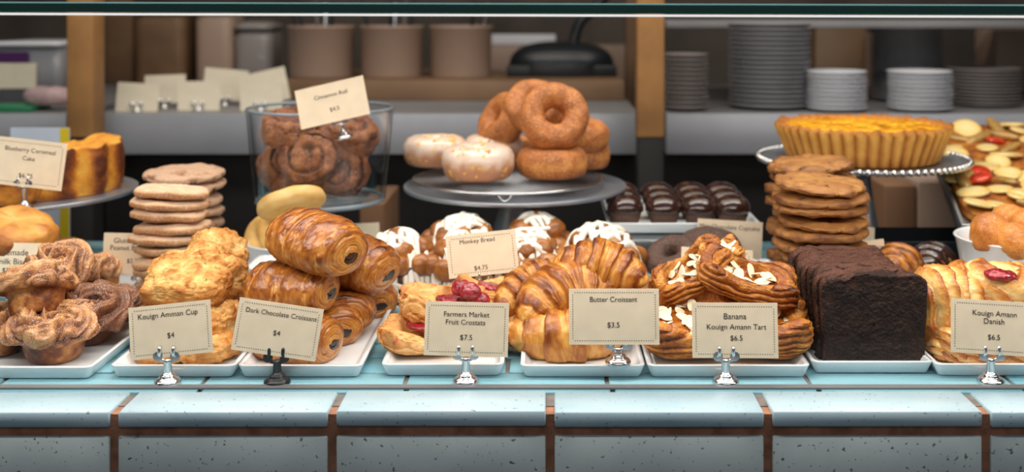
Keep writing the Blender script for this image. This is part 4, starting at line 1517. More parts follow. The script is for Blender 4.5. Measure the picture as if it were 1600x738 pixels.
# small tray behind and ramekin with pale rings
tray('deep_tray', X(378, 1.39), X(560, 1.39), 1.392, 0.08, 'deep white tray corner behind the chocolate croissants', h=0.052, cat='tray')
bowl('ramekin', (X(455, 1.54), 1.54, 0), 0.063, 0.058, M['plate_white'], 'pale grey round dish holding the pale ring cookies', foot=0.8, cat='dish')
G = 'pale ring cookies in the dish'
for sd, px, py, dd, rot, lb, ro in ((1, 455, 318, 1.50, (-24, -18, 0), 'pale ring cookie tilted on top of the dish', 0.047), (2, 414, 372, 1.54, (70, 0, -30), 'pale ring cookie standing at the left rim of the dish', 0.034), (3, 446, 362, 1.52, (60, -30, 0), 'pale ring cookie leaning in the middle of the dish', 0.040), (4, 500, 375, 1.56, (60, 0, 40), 'pale ring cookie in the dish behind the top croissant', 0.036)):
    o = ring('ring_cookie', ro, ro * 0.16, 0.026, M['pale'], sd, 0.0006, 0.05)
    cen(o, px, py, dd, rot, lb, 0.01, 'cookie', G)

# --- trifle bowl of cinnamon rolls
db = 1.67
o = empty('glass_bowl', (X(501, db), db, 0))
tag(o, 'tall straight sided glass bowl on a foot, full of cinnamon rolls', 'bowl')
zt_, zb_ = 0.231, 0.090
rt, rb = 0.1115, 0.0985
V, Fs = lathe([(0.0001, zb_ - 0.003), (rb * 0.9, zb_ - 0.003), (rb, zb_ + 0.004), (rt, zt_ - 0.002), (rt + 0.0015, zt_), (rt - 0.002, zt_ + 0.001), (rt - 0.0045, zt_ - 0.002), (rb - 0.0045, zb_ + 0.010), (rb * 0.85, zb_ + 0.006), (0.0001, zb_ + 0.006)], 80)
make('bowl', V, Fs, M['bowlglass'], o)
V, Fs = lathe([(0.0001, 0), (0.06, 0), (0.06, 0.003), (0.03, 0.010), (0.014, 0.03), (0.012, 0.08), (0.03, zb_ - 0.0035), (0.0001, zb_ - 0.0035)], 48)
make('foot', V, Fs, M['bowlglass'], o)
th = np.linspace(0, 2 * math.pi, 81)
V, Fs = sweep([(math.cos(t) * (rt - 0.0015), math.sin(t) * (rt - 0.0015), zt_ + 0.001) for t in th], 0.0022, 8, caps=False)
make('rim', V, Fs, M['rimglass'] if 'rimglass' in M else M['bowlglass'], o)
V, Fs = sweep([(math.cos(t) * (rb - 0.003), math.sin(t) * (rb - 0.003), zb_ + 0.003) for t in th], 0.0035, 8, caps=False)
make('base_ring', V, Fs, M['rimglass'] if 'rimglass' in M else M['bowlglass'], o)
rr_ = [(440, 205, 1.515, (12, 10, 0), 0.040, 'sugared cinnamon roll at the upper left of the glass bowl'), (482, 250, 1.505, (72, 0, 8), 0.042, 'cinnamon roll facing forward in the middle of the glass bowl'), (566, 268, 1.505, (76, 0, -12), 0.040, 'dark cinnamon roll facing forward at the right of the glass bowl'), (560, 212, 1.53, (26, 12, 20), 0.044, 'sugared cinnamon roll at the upper right of the glass bowl'), (424, 262, 1.56, (60, 0, 50), 0.034, 'cinnamon roll low at the left of the glass bowl'), (500, 165, 1.60, (30, 0, 0), 0.036, 'cinnamon roll sticking up behind its card'), (445, 190, 1.60, (0, 0, 0), 0.036, 'cinnamon roll at the back left of the glass bowl'), (530, 215, 1.61, (0, 0, 0), 0.036, 'cinnamon roll at the back of the glass bowl'), (510, 285, 1.57, (0, 20, 0), 0.036, 'cinnamon roll at the bottom of the glass bowl'), (455, 290, 1.56, (0, 0, 30), 0.030, 'cinnamon roll at the bottom left of the glass bowl')]
for k, (px, py, dd, rot, r, lb) in enumerate(rr_):
    nu, nv = 44, 110
    U, PH = np.meshgrid(np.linspace(0, 1, nu), np.arange(nv) / nv * 2 * PI, indexing='ij')
    a = U * PI - PI / 2
    c, s = np.cos(a), np.sin(a)
    rad = r * c ** 0.4
    z = 0.5 * r * 1.15 * np.sign(s) * np.abs(s) ** 0.6
    q = 2.2 * rad / r + PH / (2 * PI)
    sw = q - np.floor(q)
    gr = (1 - ss(0, 0.22, sw)) + ss(0.85, 1, sw)
    capm = np.abs(s) > 0.3
    Q = np.stack([rad * np.cos(PH), rad * np.sin(PH), z], 2)
    nz = fbm(Q * 60, 4, k)
    z = z - np.sign(s) * capm * gr * 0.008 * (rad / r > 0.1)
    Q[..., 2] = z
    Q *= (1 + 0.14 * nz)[..., None]
    tone = 0.62 + 0.3 * nz - 0.6 * gr * capm - 0.25 * (rad / r < 0.2)
    o = make('cinnamon_roll', Q.reshape(-1, 3), gridF(nu, nv, False, True), M['roll'], None, np.clip(tone, 0, 1))
    cen(o, px, py, dd * 1.067, rot, lb, 0.098, 'roll', 'cinnamon rolls in the glass bowl', sc=1.0)
    Rm = np.array(o.rotation_euler.to_matrix())
    Wv = (np.array([v.co[:] for v in o.data.vertices])) @ Rm.T + np.array(o.location)
    cb_ = np.array([X(501, db), db])
    for _ in range(6):
        dd_ = Wv[:, :2] - cb_
        q_ = np.hypot(dd_[:, 0], dd_[:, 1]) - (0.095 + 0.010 * np.clip((Wv[:, 2] - 0.10) / 0.13, 0, 1))
        m_ = q_.argmax()
        if q_[m_] <= 0:
            break
        sh_ = -dd_[m_] / np.hypot(*dd_[m_]) * (q_[m_] + 0.001)
        Wv[:, :2] += sh_
        o.location[0] += sh_[0]
        o.location[1] += sh_[1]
card(519, 160, 110, 62, 1.55, -13, 'yellowish card reading Cinnamon Roll tilted over the glass bowl', [('Cinnamon Roll', 0, -12, 53), ('$4.5', 2, 11, 15)], tilt=12, border=False)
holder(538, 1.556, 178, 'chrome holder of the cinnamon roll card resting in the glass bowl', z=Z(217, 1.556), s=1.05, rot=(0, -13, 0))

# --- doughnuts on the centre stand
dS = 1.70
cake_stand(805, dS, 0.108, 0.172, 'grey metal cake stand in the centre under the doughnuts', ped=(0.0225, 0.05))
wr = empty('wire_rack', (X(795, 1.70), 1.695, 0.1085))
tag(wr, 'round wire cooling rack on the centre cake stand', 'rack')
rw = 0.1475
th = np.linspace(0, 2 * PI, 97)
V, Fs = sweep([(rw * math.cos(t), rw * math.sin(t), 0.0125) for t in th], 0.0018, 8, caps=False)
make('rim', V, Fs, M['chrome'], wr)
parts = []
for k in range(-17, 18):
    u = k * 0.0084
    hl = math.sqrt(max(0, rw * rw - u * u))
    for a in (0, 1):
        p0, p1 = ((u, -hl, 0.0125), (u, hl, 0.0125)) if a else ((-hl, u, 0.0137), (hl, u, 0.0137))
        parts.append(sweep([p0, p1], 0.0007, 4))
V, Fs = join(*parts)
wm = make('wire_mesh', V, Fs, M['metal'], wr)
wm['kind'] = 'stuff'
for k in range(3):
    t = R(-90 + 120 * k)
    V, Fs = sweep(crv([(rw * 0.97 * math.cos(t - 0.09), rw * 0.97 * math.sin(t - 0.09), 0.0125), (rw * 0.97 * math.cos(t), rw * 0.97 * math.sin(t), 0.001), (rw * 0.97 * math.cos(t + 0.09), rw * 0.97 * math.sin(t + 0.09), 0.0125)], 12), 0.0012, 6)
    make('foot', V, Fs, M['chrome'], wr)
ZR = 0.1235
G = 'doughnuts on the centre stand'
for sd, ro, ri, hh, px, py, dd, rot, lb, mt in (
    (1, 0.0475, 0.010, 0.044, 680, 234, 1.63, (0, 0, 0), 'glazed doughnut at the left of the centre stand', 'glazedonut'),
    (2, 0.0500, 0.010, 0.047, 747, 252, 1.51, (0, 0, 40), 'glazed doughnut at the front of the centre stand', 'glazedonut'),
    (3, 0.0460, 0.010, 0.040, 772, 230, 1.66, (0, 0, 80), 'glazed doughnut behind the front glazed one', 'glazedonut'),
    (4, 0.0500, 0.012, 0.042, 862, 252, 1.545, (0, 0, 0), 'sugared doughnut lying flat under the upright one', 'sugardonut'),
    (5, 0.0440, 0.012, 0.042, 908, 240, 1.66, (0, 0, 0), 'sugared doughnut lying at the right back of the stand', 'sugardonut'),
    (6, 0.0500, 0.0145, 0.044, 866, 182, 1.545, (62, 0, 6), 'upright sugared doughnut facing forward with its hole visible', 'sugardonut'),
    (7, 0.0460, 0.010, 0.042, 786, 189, 1.655, (60, 0, -60), 'sugared doughnut standing left behind the upright one', 'sugardonut'),
    (8, 0.0470, 0.010, 0.042, 834, 166, 1.635, (40, 0, 0), 'sugared doughnut peeking over the left of the upright one', 'sugardonut'),
    (9, 0.0420, 0.012, 0.040, 908, 208, 1.64, (10, 10, 0), 'sugared doughnut behind the right side of the upright one', 'sugardonut'),
    (10, 0.0440, 0.012, 0.042, 815, 235, 1.72, (0, 0, 0), 'sugared doughnut at the back of the centre stand', 'sugardonut')):
    o = ring('doughnut', ro * 1.0625, ri * 1.0625, hh * 1.0625, M[mt], sd, 0.0012, 0.06, toneband=(mt == 'glazedonut'))
    cen(o, px, py, dd * 1.0625, rot, lb, ZR, 'doughnut', G)
    if mt == 'glazedonut':
        rn_ = random.Random(sd)
        Dz, Fz = csphere(2)
        pz_ = []
        hz_ = hh * 1.0625 * 0.96
        for k_ in range(150):
            a_, q_ = rn_.uniform(0, 2 * PI), rn_.gauss(0.62, 0.13)
            q_ = min(0.86, max(0.42, q_))
            s_ = rn_.uniform(0.0009, 0.0019)
            zz_ = hz_ * (0.965 - 0.55 * max(0, abs(q_ - 0.6) - 0.1) ** 1.3)
            pz_.append((Dz * np.array([s_ * 1.6, s_, s_]) + np.array([ro * 1.0625 * q_ * math.cos(a_), ro * 1.0625 * q_ * math.sin(a_), zz_]), Fz))
        V_, F_ = join(*pz_)
        make('zest_crumbs', V_, F_, M['zest'], o)['kind'] = 'stuff'

# --- monkey bread
tray('long_tray', X(562, 1.37), X(1010, 1.37), 1.368, 0.24, 'long white tray under the iced monkey breads', h=0.010)
G = 'iced monkey breads in paper cups'
def monkey(px, py, d, seed, label, r=0.052, zt=0.085, sc=1.0, icing=1.0):
    o = empty('monkey_bread', (X(px, d), d, 0.0046), (0, 0, seed * 40))
    tag(o, label, 'pastry', G)
    rn = random.Random(seed)
    baking_cup(o, r * 0.80, r * 1.02, 0.050, M['brownpaper'], 16, 'paper_cup', 0.05)
    proto = []
    for s_ in range(3):
        b_ = blob('dough_piece', (0.0175, 0.0155, 0.0145), M['monkey'], 2.3, 0.003, 60, seed * 5 + s_, 12, 0.9, parent=o)
        proto.append(b_)
    spots = [(0, 0, 0.062)]
    for k in range(6):
        t = k * PI / 3 + 0.3
        spots.append((r * 0.50 * math.cos(t), r * 0.50 * math.sin(t), 0.053))
    for k in range(9):
        t = k * 2 * PI / 9
        spots.append((r * 0.86 * math.cos(t), r * 0.86 * math.sin(t), 0.036))
    for k, (x, y, z) in enumerate(spots):
        b_ = proto[k] if k < 3 else proto[k % 3].copy()
        if k >= 3:
            COL.objects.link(b_)
        b_.location = (x + rn.uniform(-.002, .002), y + rn.uniform(-.002, .002), z + rn.uniform(-.003, .003))
        b_.rotation_euler = (rn.uniform(-.4, .4), rn.uniform(-.4, .4), rn.uniform(0, 6))
    # icing zigzag over the dome
    def dome(x, y):
        q = math.hypot(x, y) / r
        return 0.0885 - 0.036 * q * q - (0.02 * max(0, q - 0.85) * 5)
    prt = []
    for rotk, nn in ((0.15, 9), (1.2, 7)):
        pts = []
        ca, sa = math.cos(rotk + seed), math.sin(rotk + seed)
        for k in range(nn):
            v = -r * 0.95 + 1.9 * r * k / (nn - 1)
            hl = math.sqrt(max(0.0001, (r * 1.10) ** 2 - v * v))
            for q in (-1, -0.5, 0, 0.5, 1):
                uu = q * hl * (1 if k % 2 else -1)
                vv = v + rn.uniform(-.003, .003)
                x, y = uu * ca - vv * sa, uu * sa + vv * ca
                pts.append((x, y, dome(x, y) + rn.uniform(-0.002, 0.0015)))
        cv = crv(pts, 260)
        rad = 0.0047 + 0.0012 * np.sin(np.arange(260) * 0.21 + seed)
        prt.append(sweep(cv, rad * icing, 8, 0.8))
    V, Fs = join(*prt)
    make('icing', V, Fs, M['icing'], o)
    pch = blob('icing_pool', (r * 0.50, r * 0.42, 0.006), M['icing'], 2.2, 0.006, 38, seed, 14, 0.9, parent=o)
    pch.location = (0, 0, 0.0735)
    return o


monkey(622, 400, 1.43, 1, 'iced monkey bread at the left, right of the chocolate croissants', 0.047)
monkey(722, 380, 1.53, 2, 'iced monkey bread behind the left of its price card', 0.052)
monkey(718, 400, 1.415, 6, 'small iced monkey bread behind the fruit crostata', 0.036, icing=0.75)
monkey(822, 400, 1.435, 3, 'iced monkey bread just right of its price card', 0.048)
monkey(838, 380, 1.55, 5, 'iced monkey bread at the back between two others', 0.046, icing=0.8)
monkey(938, 385, 1.468, 4, 'iced monkey bread above the butter croissants', 0.053)
card(753.5, 397, 110, 66, 1.338, -6, 'tan card reading Monkey Bread with its price', [('Monkey Bread', -6, -21, 55), ('$4.75', -4, 21, 21)], tilt=6)
holder(757, 1.340, 425, 'chrome holder of the monkey bread card behind the crostatas', s=0.95)
card(571, 364, 44, 30, 1.66, -3, 'pale card half hidden behind the topmost chocolate croissant', [], border=False)
holder(576, 1.668, None, 'small holder of the pale card behind the chocolate croissants', s=1.0)

# --- crostatas
G = 'fruit crostatas on the tray'
def crost(seed, w_, l_, h, px, py, d, rot, label, zmin=TZ, off=(0, 0), op=0.42):
    o = folded_tart('fruit_crostata', w_, l_, h, M['crostata'], M['jam'], seed, 'berry_filling', 3.4, 60, 0.35, open_=op, corners=0.9, off=off, irr=0.5, fillz=0.012, lama=0.0015, nam=0.006)
    cen(o, px, py, d, rot, label, zmin, 'pastry', G)
    return o


crost(1, 0.100, 0.085, 0.028, 664, 548, 1.215, (4, 0, 8), 'bottom fruit crostata on the left of its tray')
crost(2, 0.080, 0.08, 0.028, 758, 540, 1.23, (2, 0, 0), 'bottom fruit crostata on the right behind its price card')
crost(4, 0.100, 0.062, 0.034, 692, 478, 1.235, (6, 4, 8), 'top fruit crostata with glossy red berries showing', zmin=0.024, off=(0.38, -0.2), op=0.5)
crost(5, 0.07, 0.06, 0.026, 762, 500, 1.285, (10, 12, 30), 'fruit crostata leaning at the right of the heap', zmin=0.026)
rn = random.Random(5)
for k, (px, py) in enumerate(((735, 432), (748, 447), (722, 428))):
    b_ = blob('whole_berry', (0.0125, 0.0115, 0.0095), M['jam'], 2.1, 0.002, 90, k, 10, 0.95)
    cen(b_, px, py + 22, 1.208 + 0.004 * k, (0, 0, 0), ('red berry at the right, on the top crostata', 'lowest red berry on the right of the top crostata', 'leftmost red berry on the top crostata')[k], None, 'berry', 'red berries on the top crostata')
card(729, 514.5, 131, 82, 1.120, 1.5, 'card reading Farmers Market Fruit Crostata with its price', [('Farmers Market', -1, -22, 71), ('Fruit Crostata', -2, -10, 62), ('$7.5', 0, 13, 19)], tilt=8)
holder(728, 1.1215, 539, 'chrome card holder in front of the fruit crostatas')

# --- butter croissants
G = 'butter croissants on the tray'
def bc(seed, L, r, bend, px, py, d, rot, label, zmin=TZ, wraps=3.3, hgt=0.9):
    o = croissant('butter_croissant', L, r, bend, wraps, M['croissant'], seed, hgt=hgt)
    return cen(o, px, py, d, rot, label, zmin, 'croissant', G)


bc(1, 0.150, 0.033, 0.75, 885, 548, 1.195, (0, 0, 180), 'bottom front butter croissant curling toward the viewer')
bc(2, 0.150, 0.036, 0.6, 950, 545, 1.245, (0, 0, 20), 'butter croissant hidden behind its price card')
bc(3, 0.140, 0.036, 0.95, 888, 508, 1.235, (12, -10, 28), 'large butter croissant arching over the front one', zmin=0.03)
bc(4, 0.115, 0.027, 0.7, 832, 450, 1.27, (0, -24, 30), 'butter croissant at the left back with its tip pointing left', zmin=0.03)
bc(5, 0.116, 0.035, 0.55, 937, 436, 1.27, (10, 8, -12), 'large striped butter croissant on top of the heap', zmin=0.055)
bc(6, 0.120, 0.032, 0.4, 930, 490, 1.32, (0, 0, 10), 'butter croissant in the middle of the back of the heap', zmin=0.03)
card(959.5, 495, 141, 85, 1.120, 0.0, 'card reading Butter Croissant with its price', [('Butter Croissant', -1, -26, 74), ('$3.5', -1, 13, 19)], tilt=8)
holder(966, 1.140, 524, 'chrome card holder standing in front of the butter croissants', z=0.0136)

# --- banana tarts
G = 'almond topped banana tarts on the wide tray'
def bt(seed, w_, l_, h, px, py, d, rot, label, zmin=TZ, al=12, mat='tart'):
    o = folded_tart('banana_tart', w_, l_, h, M[mat], M['banana'], seed, 'banana_filling', 4.5, 130, 0.6, int(al * 2.2), open_=0.62, corners=0.55, irr=0.25, fillz=0.005, lama=0.0045)
    cen(o, px, py, d, rot, label, zmin, 'pastry', G)
    for k in range(2):
        c_ = blob('chocolate_piece', (0.008, 0.004, 0.003), M['chocglaze'], 2.4, 0.002, 90, seed + k, 8, 0.9, parent=o)
        rn_ = random.Random(seed * 3 + k)
        c_.location = (rn_.uniform(-.5, .5) * w_ * 0.5, rn_.uniform(-.5, .5) * l_ * 0.5, h * 0.62)
        c_.rotation_euler = (0, 0.3, rn_.uniform(0, 3))
    return o


bt(1, 0.105, 0.095, 0.042, 1072, 540, 1.20, (16, -4, 6), 'banana tart at the front left of its tray, almonds on its face', al=16)
bt(2, 0.105, 0.095, 0.042, 1190, 540, 1.20, (8, 4, -4), 'banana tart at the front right of its tray', al=12)
bt(3, 0.10, 0.09, 0.038, 1130, 535, 1.29, (0, 0, 20), 'banana tart at the bottom back of the heap')
bt(4, 0.10, 0.07, 0.030, 1062, 495, 1.275, (18, -8, 10), 'banana tart leaning back left of its price card', zmin=0.02, al=10)
bt(5, 0.10, 0.075, 0.034, 1190, 492, 1.265, (14, 10, 0), 'banana tart sloping down behind the right of its price card', zmin=0.02)
bt(6, 0.092, 0.055, 0.030, 1082, 436, 1.245, (20, -30, 12), 'banana tart tipped up at the top left of the heap', zmin=0.05, al=8)
bt(7, 0.112, 0.058, 0.032, 1168, 442, 1.225, (20, 15, -6), 'long banana tart sliding down at the top right of the heap', zmin=0.05, al=14)
bt(8, 0.050, 0.036, 0.022, 1128, 396, 1.255, (24, -12, 20), 'topmost small banana tart fold with almond slices', zmin=0.08, al=10)
card(1148.5, 516.5, 134, 84, 1.120, 0.3, 'card reading Banana Kouign Amann Tart with its price', [('Banana', 0, -21, 35), ('Kouign Amann Tart', 2, -5, 93), ('$6.5', 2, 12, 19)], tilt=8)
holder(1134, 1.1205, 541, 'chrome card holder in front of the banana tarts')

# --- handled dish with cocoa doughnuts, cards behind
o = empty('handled_dish', (X(1106, 1.49), 1.50, 0))
tag(o, 'white oval dish with loop handles behind the banana tarts', 'dish')
rows = [(0.10, 0.08, 0.03, 0), (0.13, 0.10, 0.045, 0.010), (0.148, 0.118, 0.055, 0.032), (0.152, 0.122, 0.055, 0.034), (0.142, 0.112, 0.05, 0.034), (0.124, 0.094, 0.045, 0.012), (0.09, 0.07, 0.03, 0.005)]
V, Fs = loft_rr(rows, 8)
make('dish', V, Fs, M['porcelain'], o)
for sx in (-1, 1):
    V, Fs = sweep(crv([(sx * 0.068, -0.022, 0.030), (sx * 0.086, -0.024, 0.030), (sx * 0.098, -0.012, 0.030), (sx * 0.098, 0.012, 0.030), (sx * 0.086, 0.024, 0.030), (sx * 0.068, 0.022, 0.030)], 28), 0.0055, 10, 0.7)
    make('handle', V, Fs, M['porcelain'], o)
for sd, px, py, dd, rot, lb, ro in ((1, 1050, 402, 1.47, (25, -20, 0), 'dark sugared doughnut at the left end of the handled dish', 0.037), (2, 1110, 388, 1.525, (20, 0, 0), 'dark sugared doughnut at the back of the handled dish', 0.044)):
    o = ring('cocoa_doughnut', ro, ro * 0.2, 0.03, M['cocoa'], sd, 0.0012, 0.05)
    cen(o, px, py, dd, rot, lb, 0.013, 'doughnut', 'dark sugared doughnuts in the handled dish')
card(1120, 412, 112, 46, 1.393, 3.0, 'blank tan card in front of the dark doughnuts, half hidden by tarts', [], tilt=6)
holder(1120, 1.395, 440, 'chrome holder of the blank tan card behind the banana tarts', s=0.9)
card(1140, 374, 102, 58, 1.566, 3.5, 'card reading Mini Chocolate Cupcake in front of the cupcakes', [('Mini Chocolate Cupcake', -1, -18, 94)], tilt=6, border=False)
holder(1146, 1.572, 404, 'holder of the mini chocolate cupcake card', s=0.85)

# --- mini cupcakes on a raised tray
o = empty('tray_riser', (X(1065, 1.68), 1.68, 0))
tag(o, 'smoked grey riser under the white cupcake tray', 'riser')
V, Fs = loft_rr([(0.20, 0.17, 0.01, 0.0), (0.205, 0.175, 0.01, 0.004), (0.19, 0.165, 0.012, 0.054), (0.185, 0.16, 0.012, 0.0562)])
make('body', V, Fs, M['darkplastic'], o)
tray('cupcake_tray', X(948, 1.585), X(1190, 1.585), 1.585, 0.20, 'raised white tray carrying the mini chocolate cupcakes', h=0.015, z=0.0566)
cc = empty('mini_cupcake', (0, 0, 0))
tag(cc, 'cupcake', 'cupcake', 'mini chocolate cupcakes on the raised tray')
baking_cup(cc, 0.0175, 0.0235, 0.021, M['brownpaper'], 24, 'paper_cup', 0.07)
V, Fs = lathe([(0.0225, 0.0195), (0.0268, 0.0225), (0.0275, 0.027), (0.0262, 0.033), (0.021, 0.040), (0.012, 0.0445), (0.0001, 0.046)], 44)
V = V * (1 + 0.02 * fbm(V * 60, 2, 3))[:, None]
make('chocolate_top', V, Fs, M['chocglaze'], cc)
first = True
for r_ in range(3):
    for c_ in range(4):
        lb = ('front', 'middle', 'back')[r_] + ' row, ' + ('leftmost', 'second from left', 'third from left', 'rightmost')[c_] + ' mini chocolate cupcake'
        px = (978, 1038, 1094, 1146)[c_] + 0
        x = X(px, 1.61)
        loc = (x + 0.001 * r_, 1.620 + r_ * 0.0585, 0.0614)
        if first:
            place(cc, loc)
            cc['label'] = lb
            first = False
        else:
            dup(cc, loc, (0, 0, 37 * c_), lb)

# --- brown cookies stacks
pk = []
for s_ in range(3):
    c_ = disc('brown_cookie', 0.0595, 0.0148, M['choccookie'], 40 + s_, 0.24, 0.0028, 75, 0.06, dome=0.22)
    tag(c_, 'cookie', 'cookie')
    pk.append(c_)
stack(pk, 11, (X(1284, 1.385), 1.385, 0.0005), 0.0152, lambda k: ORD[k] + ' brown cookie from the top of the front right stack', 'brown cookies in the front right stack', 0.0035, 9, tiltmax=3)
pk = []
for s_ in range(2):
    c_ = disc('nutty_cookie', 0.0585, 0.0170, M['choccookie'], 50 + s_, 0.26, 0.005, 65, 0.08, dome=0.3)
    tag(c_, 'cookie', 'cookie')
    pk.append(c_)
stack(pk, 10, (X(1271, 1.51), 1.515, 0.0005), 0.0172, lambda k: ORD[k] + ' rough nutty cookie from the top of the rear right stack', 'rough cookies in the rear right stack', 0.0035, 12, tiltmax=4)
card(1345, 392, 76, 28, 1.46, -7, 'tan card reading Cookie behind the chocolate loaf', [('Cookie', 22, -2, 26)], tilt=5, border=False)
holder(1336, 1.468, 410, 'holder of the cookie card behind the chocolate loaf', s=0.85)
card(1352, 374, 28, 38, 1.62, 4, 'narrow pale card standing right of the brown cookie stack', [], tilt=3, border=False)
holder(1353, 1.626, None, 'holder of the narrow pale card beside the brown cookies', s=1.0)

# --- custard pie on beaded stand
dP = 1.74
cake_stand(1347, dP, 0.1445, 0.162, 'grey cake stand with beaded rim under the pie', ped=(0.014, 0.05), mat='pewter', beaded=True)
rp = 0.1345
nfl = 44
nv = nfl * 6
ph = np.arange(nv) / nv * 2 * PI
fl = np.abs(np.cos(ph * nfl / 2))
rows = []
tns = []
for (r, z, f_, t_) in ((0.0001, 0, 0, .5), (rp * 0.84, 0, 0.2, .7), (rp * 0.87, 0.004, 1, .6), (rp * 0.92, 0.022, 1, .45), (rp * 0.97, 0.040, 1, .4), (rp * 1.0, 0.050, 1.4, .35), (rp * 1.0, 0.056, 1.6, .6), (rp * 0.975, 0.0585, 1.4, .75), (rp * 0.94, 0.056, 1, .6), (rp * 0.92, 0.048, 0, .4), (rp * 0.5, 0.047, 0, .4), (0.0001, 0.046, 0, .4)):
    rad = r * (1 + 0.036 * f_ * (fl - 0.6))
    rows.append(np.stack([rad * np.cos(ph), rad * np.sin(ph), np.full(nv, z)], 1))
    tns.append(np.full(nv, t_) + 0.6 * f_ * (0.55 - fl) * (z < 0.055))
Vp = np.array(rows)
Vp = Vp.reshape(-1, 3)
nz = fbm(Vp * 70, 4, 2)
Vp[:, 2] += (Vp[:, 2] > 0.052) * 0.004 * nz
Vp[:, :2] *= (1 + 0.008 * nz)[:, None]
pie = make('custard_pie', Vp, gridF(12, nv, False, True)[:, ::-1], M['crust'], None, np.clip(np.concatenate(tns) + 0.2 * nz, 0, 1))
place(pie, (X(1347, 1.735), 1.735, 0.145), (0, 0, 0))
tag(pie, 'round pie with fluted brown crust and bright yellow baked custard', 'pie')
V = []
nu, nv2 = 60, 120
U, PH = np.meshgrid(np.linspace(0.0001, 1, nu), np.arange(nv2) / nv2 * 2 * PI, indexing='ij')
Vq = np.stack([U * rp * 0.935 * np.cos(PH), U * rp * 0.935 * np.sin(PH), 0.0535 + 0 * U], 2)
n1, n2 = fbm(Vq * 45, 4, 7), ridge(Vq * 60, 3, 9)
Vq[..., 2] += 0.0045 * n1 + 0.003 * n2 - 0.004 * U ** 8
make('custard', Vq.reshape(-1, 3), gridF(nu, nv2, False, True), M['custard'], pie, np.clip(0.22 + 0.4 * n1 + 0.35 * (n2 > 0.5), 0, 1))

# --- chocolate loaf in slices
x0 = X(1367, 1.165)
lw, lh = 0.114, 0.094
ns = 10
Lz = []
for k in range(ns):
    th_ = 0.0138
    pr = []
    for t in np.linspace(0, 1, 20):       # left side up, over the top, right side down
        pr.append((-lw / 2 * (0.93 + 0.07 * t), lh * 0.82 * t))
    for t in np.linspace(0, 1, 34)[1:-1]:
        a = PI - PI * t
        pr.append((lw / 2 * np.sign(math.cos(a)) * abs(math.cos(a)) ** 0.62, lh * (0.82 + 0.18 * math.sin(a) ** 0.8)))
    for t in np.linspace(1, 0, 20):
        pr.append((lw / 2 * (0.93 + 0.07 * t), lh * 0.82 * t))
    for t in np.linspace(1, -1, 20)[1:-1]:
        pr.append((lw / 2 * 0.93 * t, 0))
    pr = np.array(pr)
    m = len(pr)
    cxy = np.array([0, lh * 0.45])
    loops = []
    nr = 26
    for i in range(nr):                       # front face, centre to edge
        q = (i + 0.3) / nr
        loops.append(np.stack([cxy[0] + (pr[:, 0] - cxy[0]) * q, np.full(m, -th_ / 2), cxy[1] + (pr[:, 1] - cxy[1]) * q], 1))
    for y_, q in ((-th_ / 2 + 0.0008, 1.0), (-th_ / 6, 1.008), (th_ / 6, 1.008), (th_ / 2 - 0.0008, 1.0)):
        loops.append(np.stack([cxy[0] + (pr[:, 0] - cxy[0]) * q, np.full(m, y_), cxy[1] + (pr[:, 1] - cxy[1]) * q], 1))
    for i in range(5):
        q = 0.98 - i * 0.19
        loops.append(np.stack([cxy[0] + (pr[:, 0] - cxy[0]) * q, np.full(m, th_ / 2), cxy[1] + (pr[:, 1] - cxy[1]) * q], 1))
    V = np.array(loops)
    yy = V[..., 1].copy()
    W = V + np.array([0, k * 0.015, 0])
    n_ = fbm(W * 85, 5, 11, 0.65)
    n2_ = fbm(W * 26 + 40, 3, 5)
    r2 = ridge(W * 42, 3, 15)
    topw = ss(0.80, 0.95, V[..., 2] / lh)
    V[..., 2] += topw * (0.008 * n2_ + 0.0065 * r2 * (0.5 + n_)) + 0.0006 * n_
    V[..., 0] += 0.0012 * n_ * (np.abs(yy) < th_ / 2)
    front = yy <= -th_ / 2 + 1e-5
    V[..., 1] += np.where(front, 0.0028 * n_ + 0.0022 * np.minimum(0, n2_ + 0.1), 0)
    tone = np.where(front, 0.30 + 0.45 * n_, 0.5 + 0.5 * n_) + topw * (0.25 * r2 + 0.35) * (1 if k > 0 else 0.4)
    V[..., 2] = np.maximum(V[..., 2], 0)
    cap0 = [i for i in range(m)]
    Fs = gridF(len(loops), m, False, True).tolist()
    Fs.append(cap0[::-1])
    Fs.append([(len(loops) - 1) * m + i for i in range(m)])
    o = make('loaf_slice', V.reshape(-1, 3), Fs, M['chocloaf'], None, np.clip(tone, 0, 1))
    dx = [0, -0.003, 0.001, -0.002, -0.005, 0.0, -0.003, -0.001, -0.005, -0.003][k]
    place(o, (x0 + dx, 1.166 + k * 0.0152 + th_ / 2, TZ + 0.0001), (0, 0, [0, 1.5, -1, 0.5, 2, -1, 0, 1, 2, -1][k]))
    tag(o, ('front slice of the dark chocolate loaf showing its open crumb' if k == 0 else ORD[k] + ' slice from the front of the dark chocolate loaf') if k < ns - 1 else 'rearmost slice of the dark chocolate loaf', 'cake', 'slices of the dark chocolate loaf')
rn = random.Random(8)
for k in range(9):
    s_ = rn.uniform(0.0012, 0.003)
    b_ = blob('cake_crumb', (s_, s_ * 0.8, s_ * 0.7), M['chocloaf'], 2.3, 0.0006, 300, k, 4, 0.9)
    place(b_, (X(1281, 1.2) + rn.uniform(-0.006, 0.004), 1.20 + rn.uniform(-0.02, 0.035), TZ))
    tag(b_, 'tiny dark chocolate crumb on the tray left of the loaf', 'crumb', 'chocolate crumbs beside the loaf')

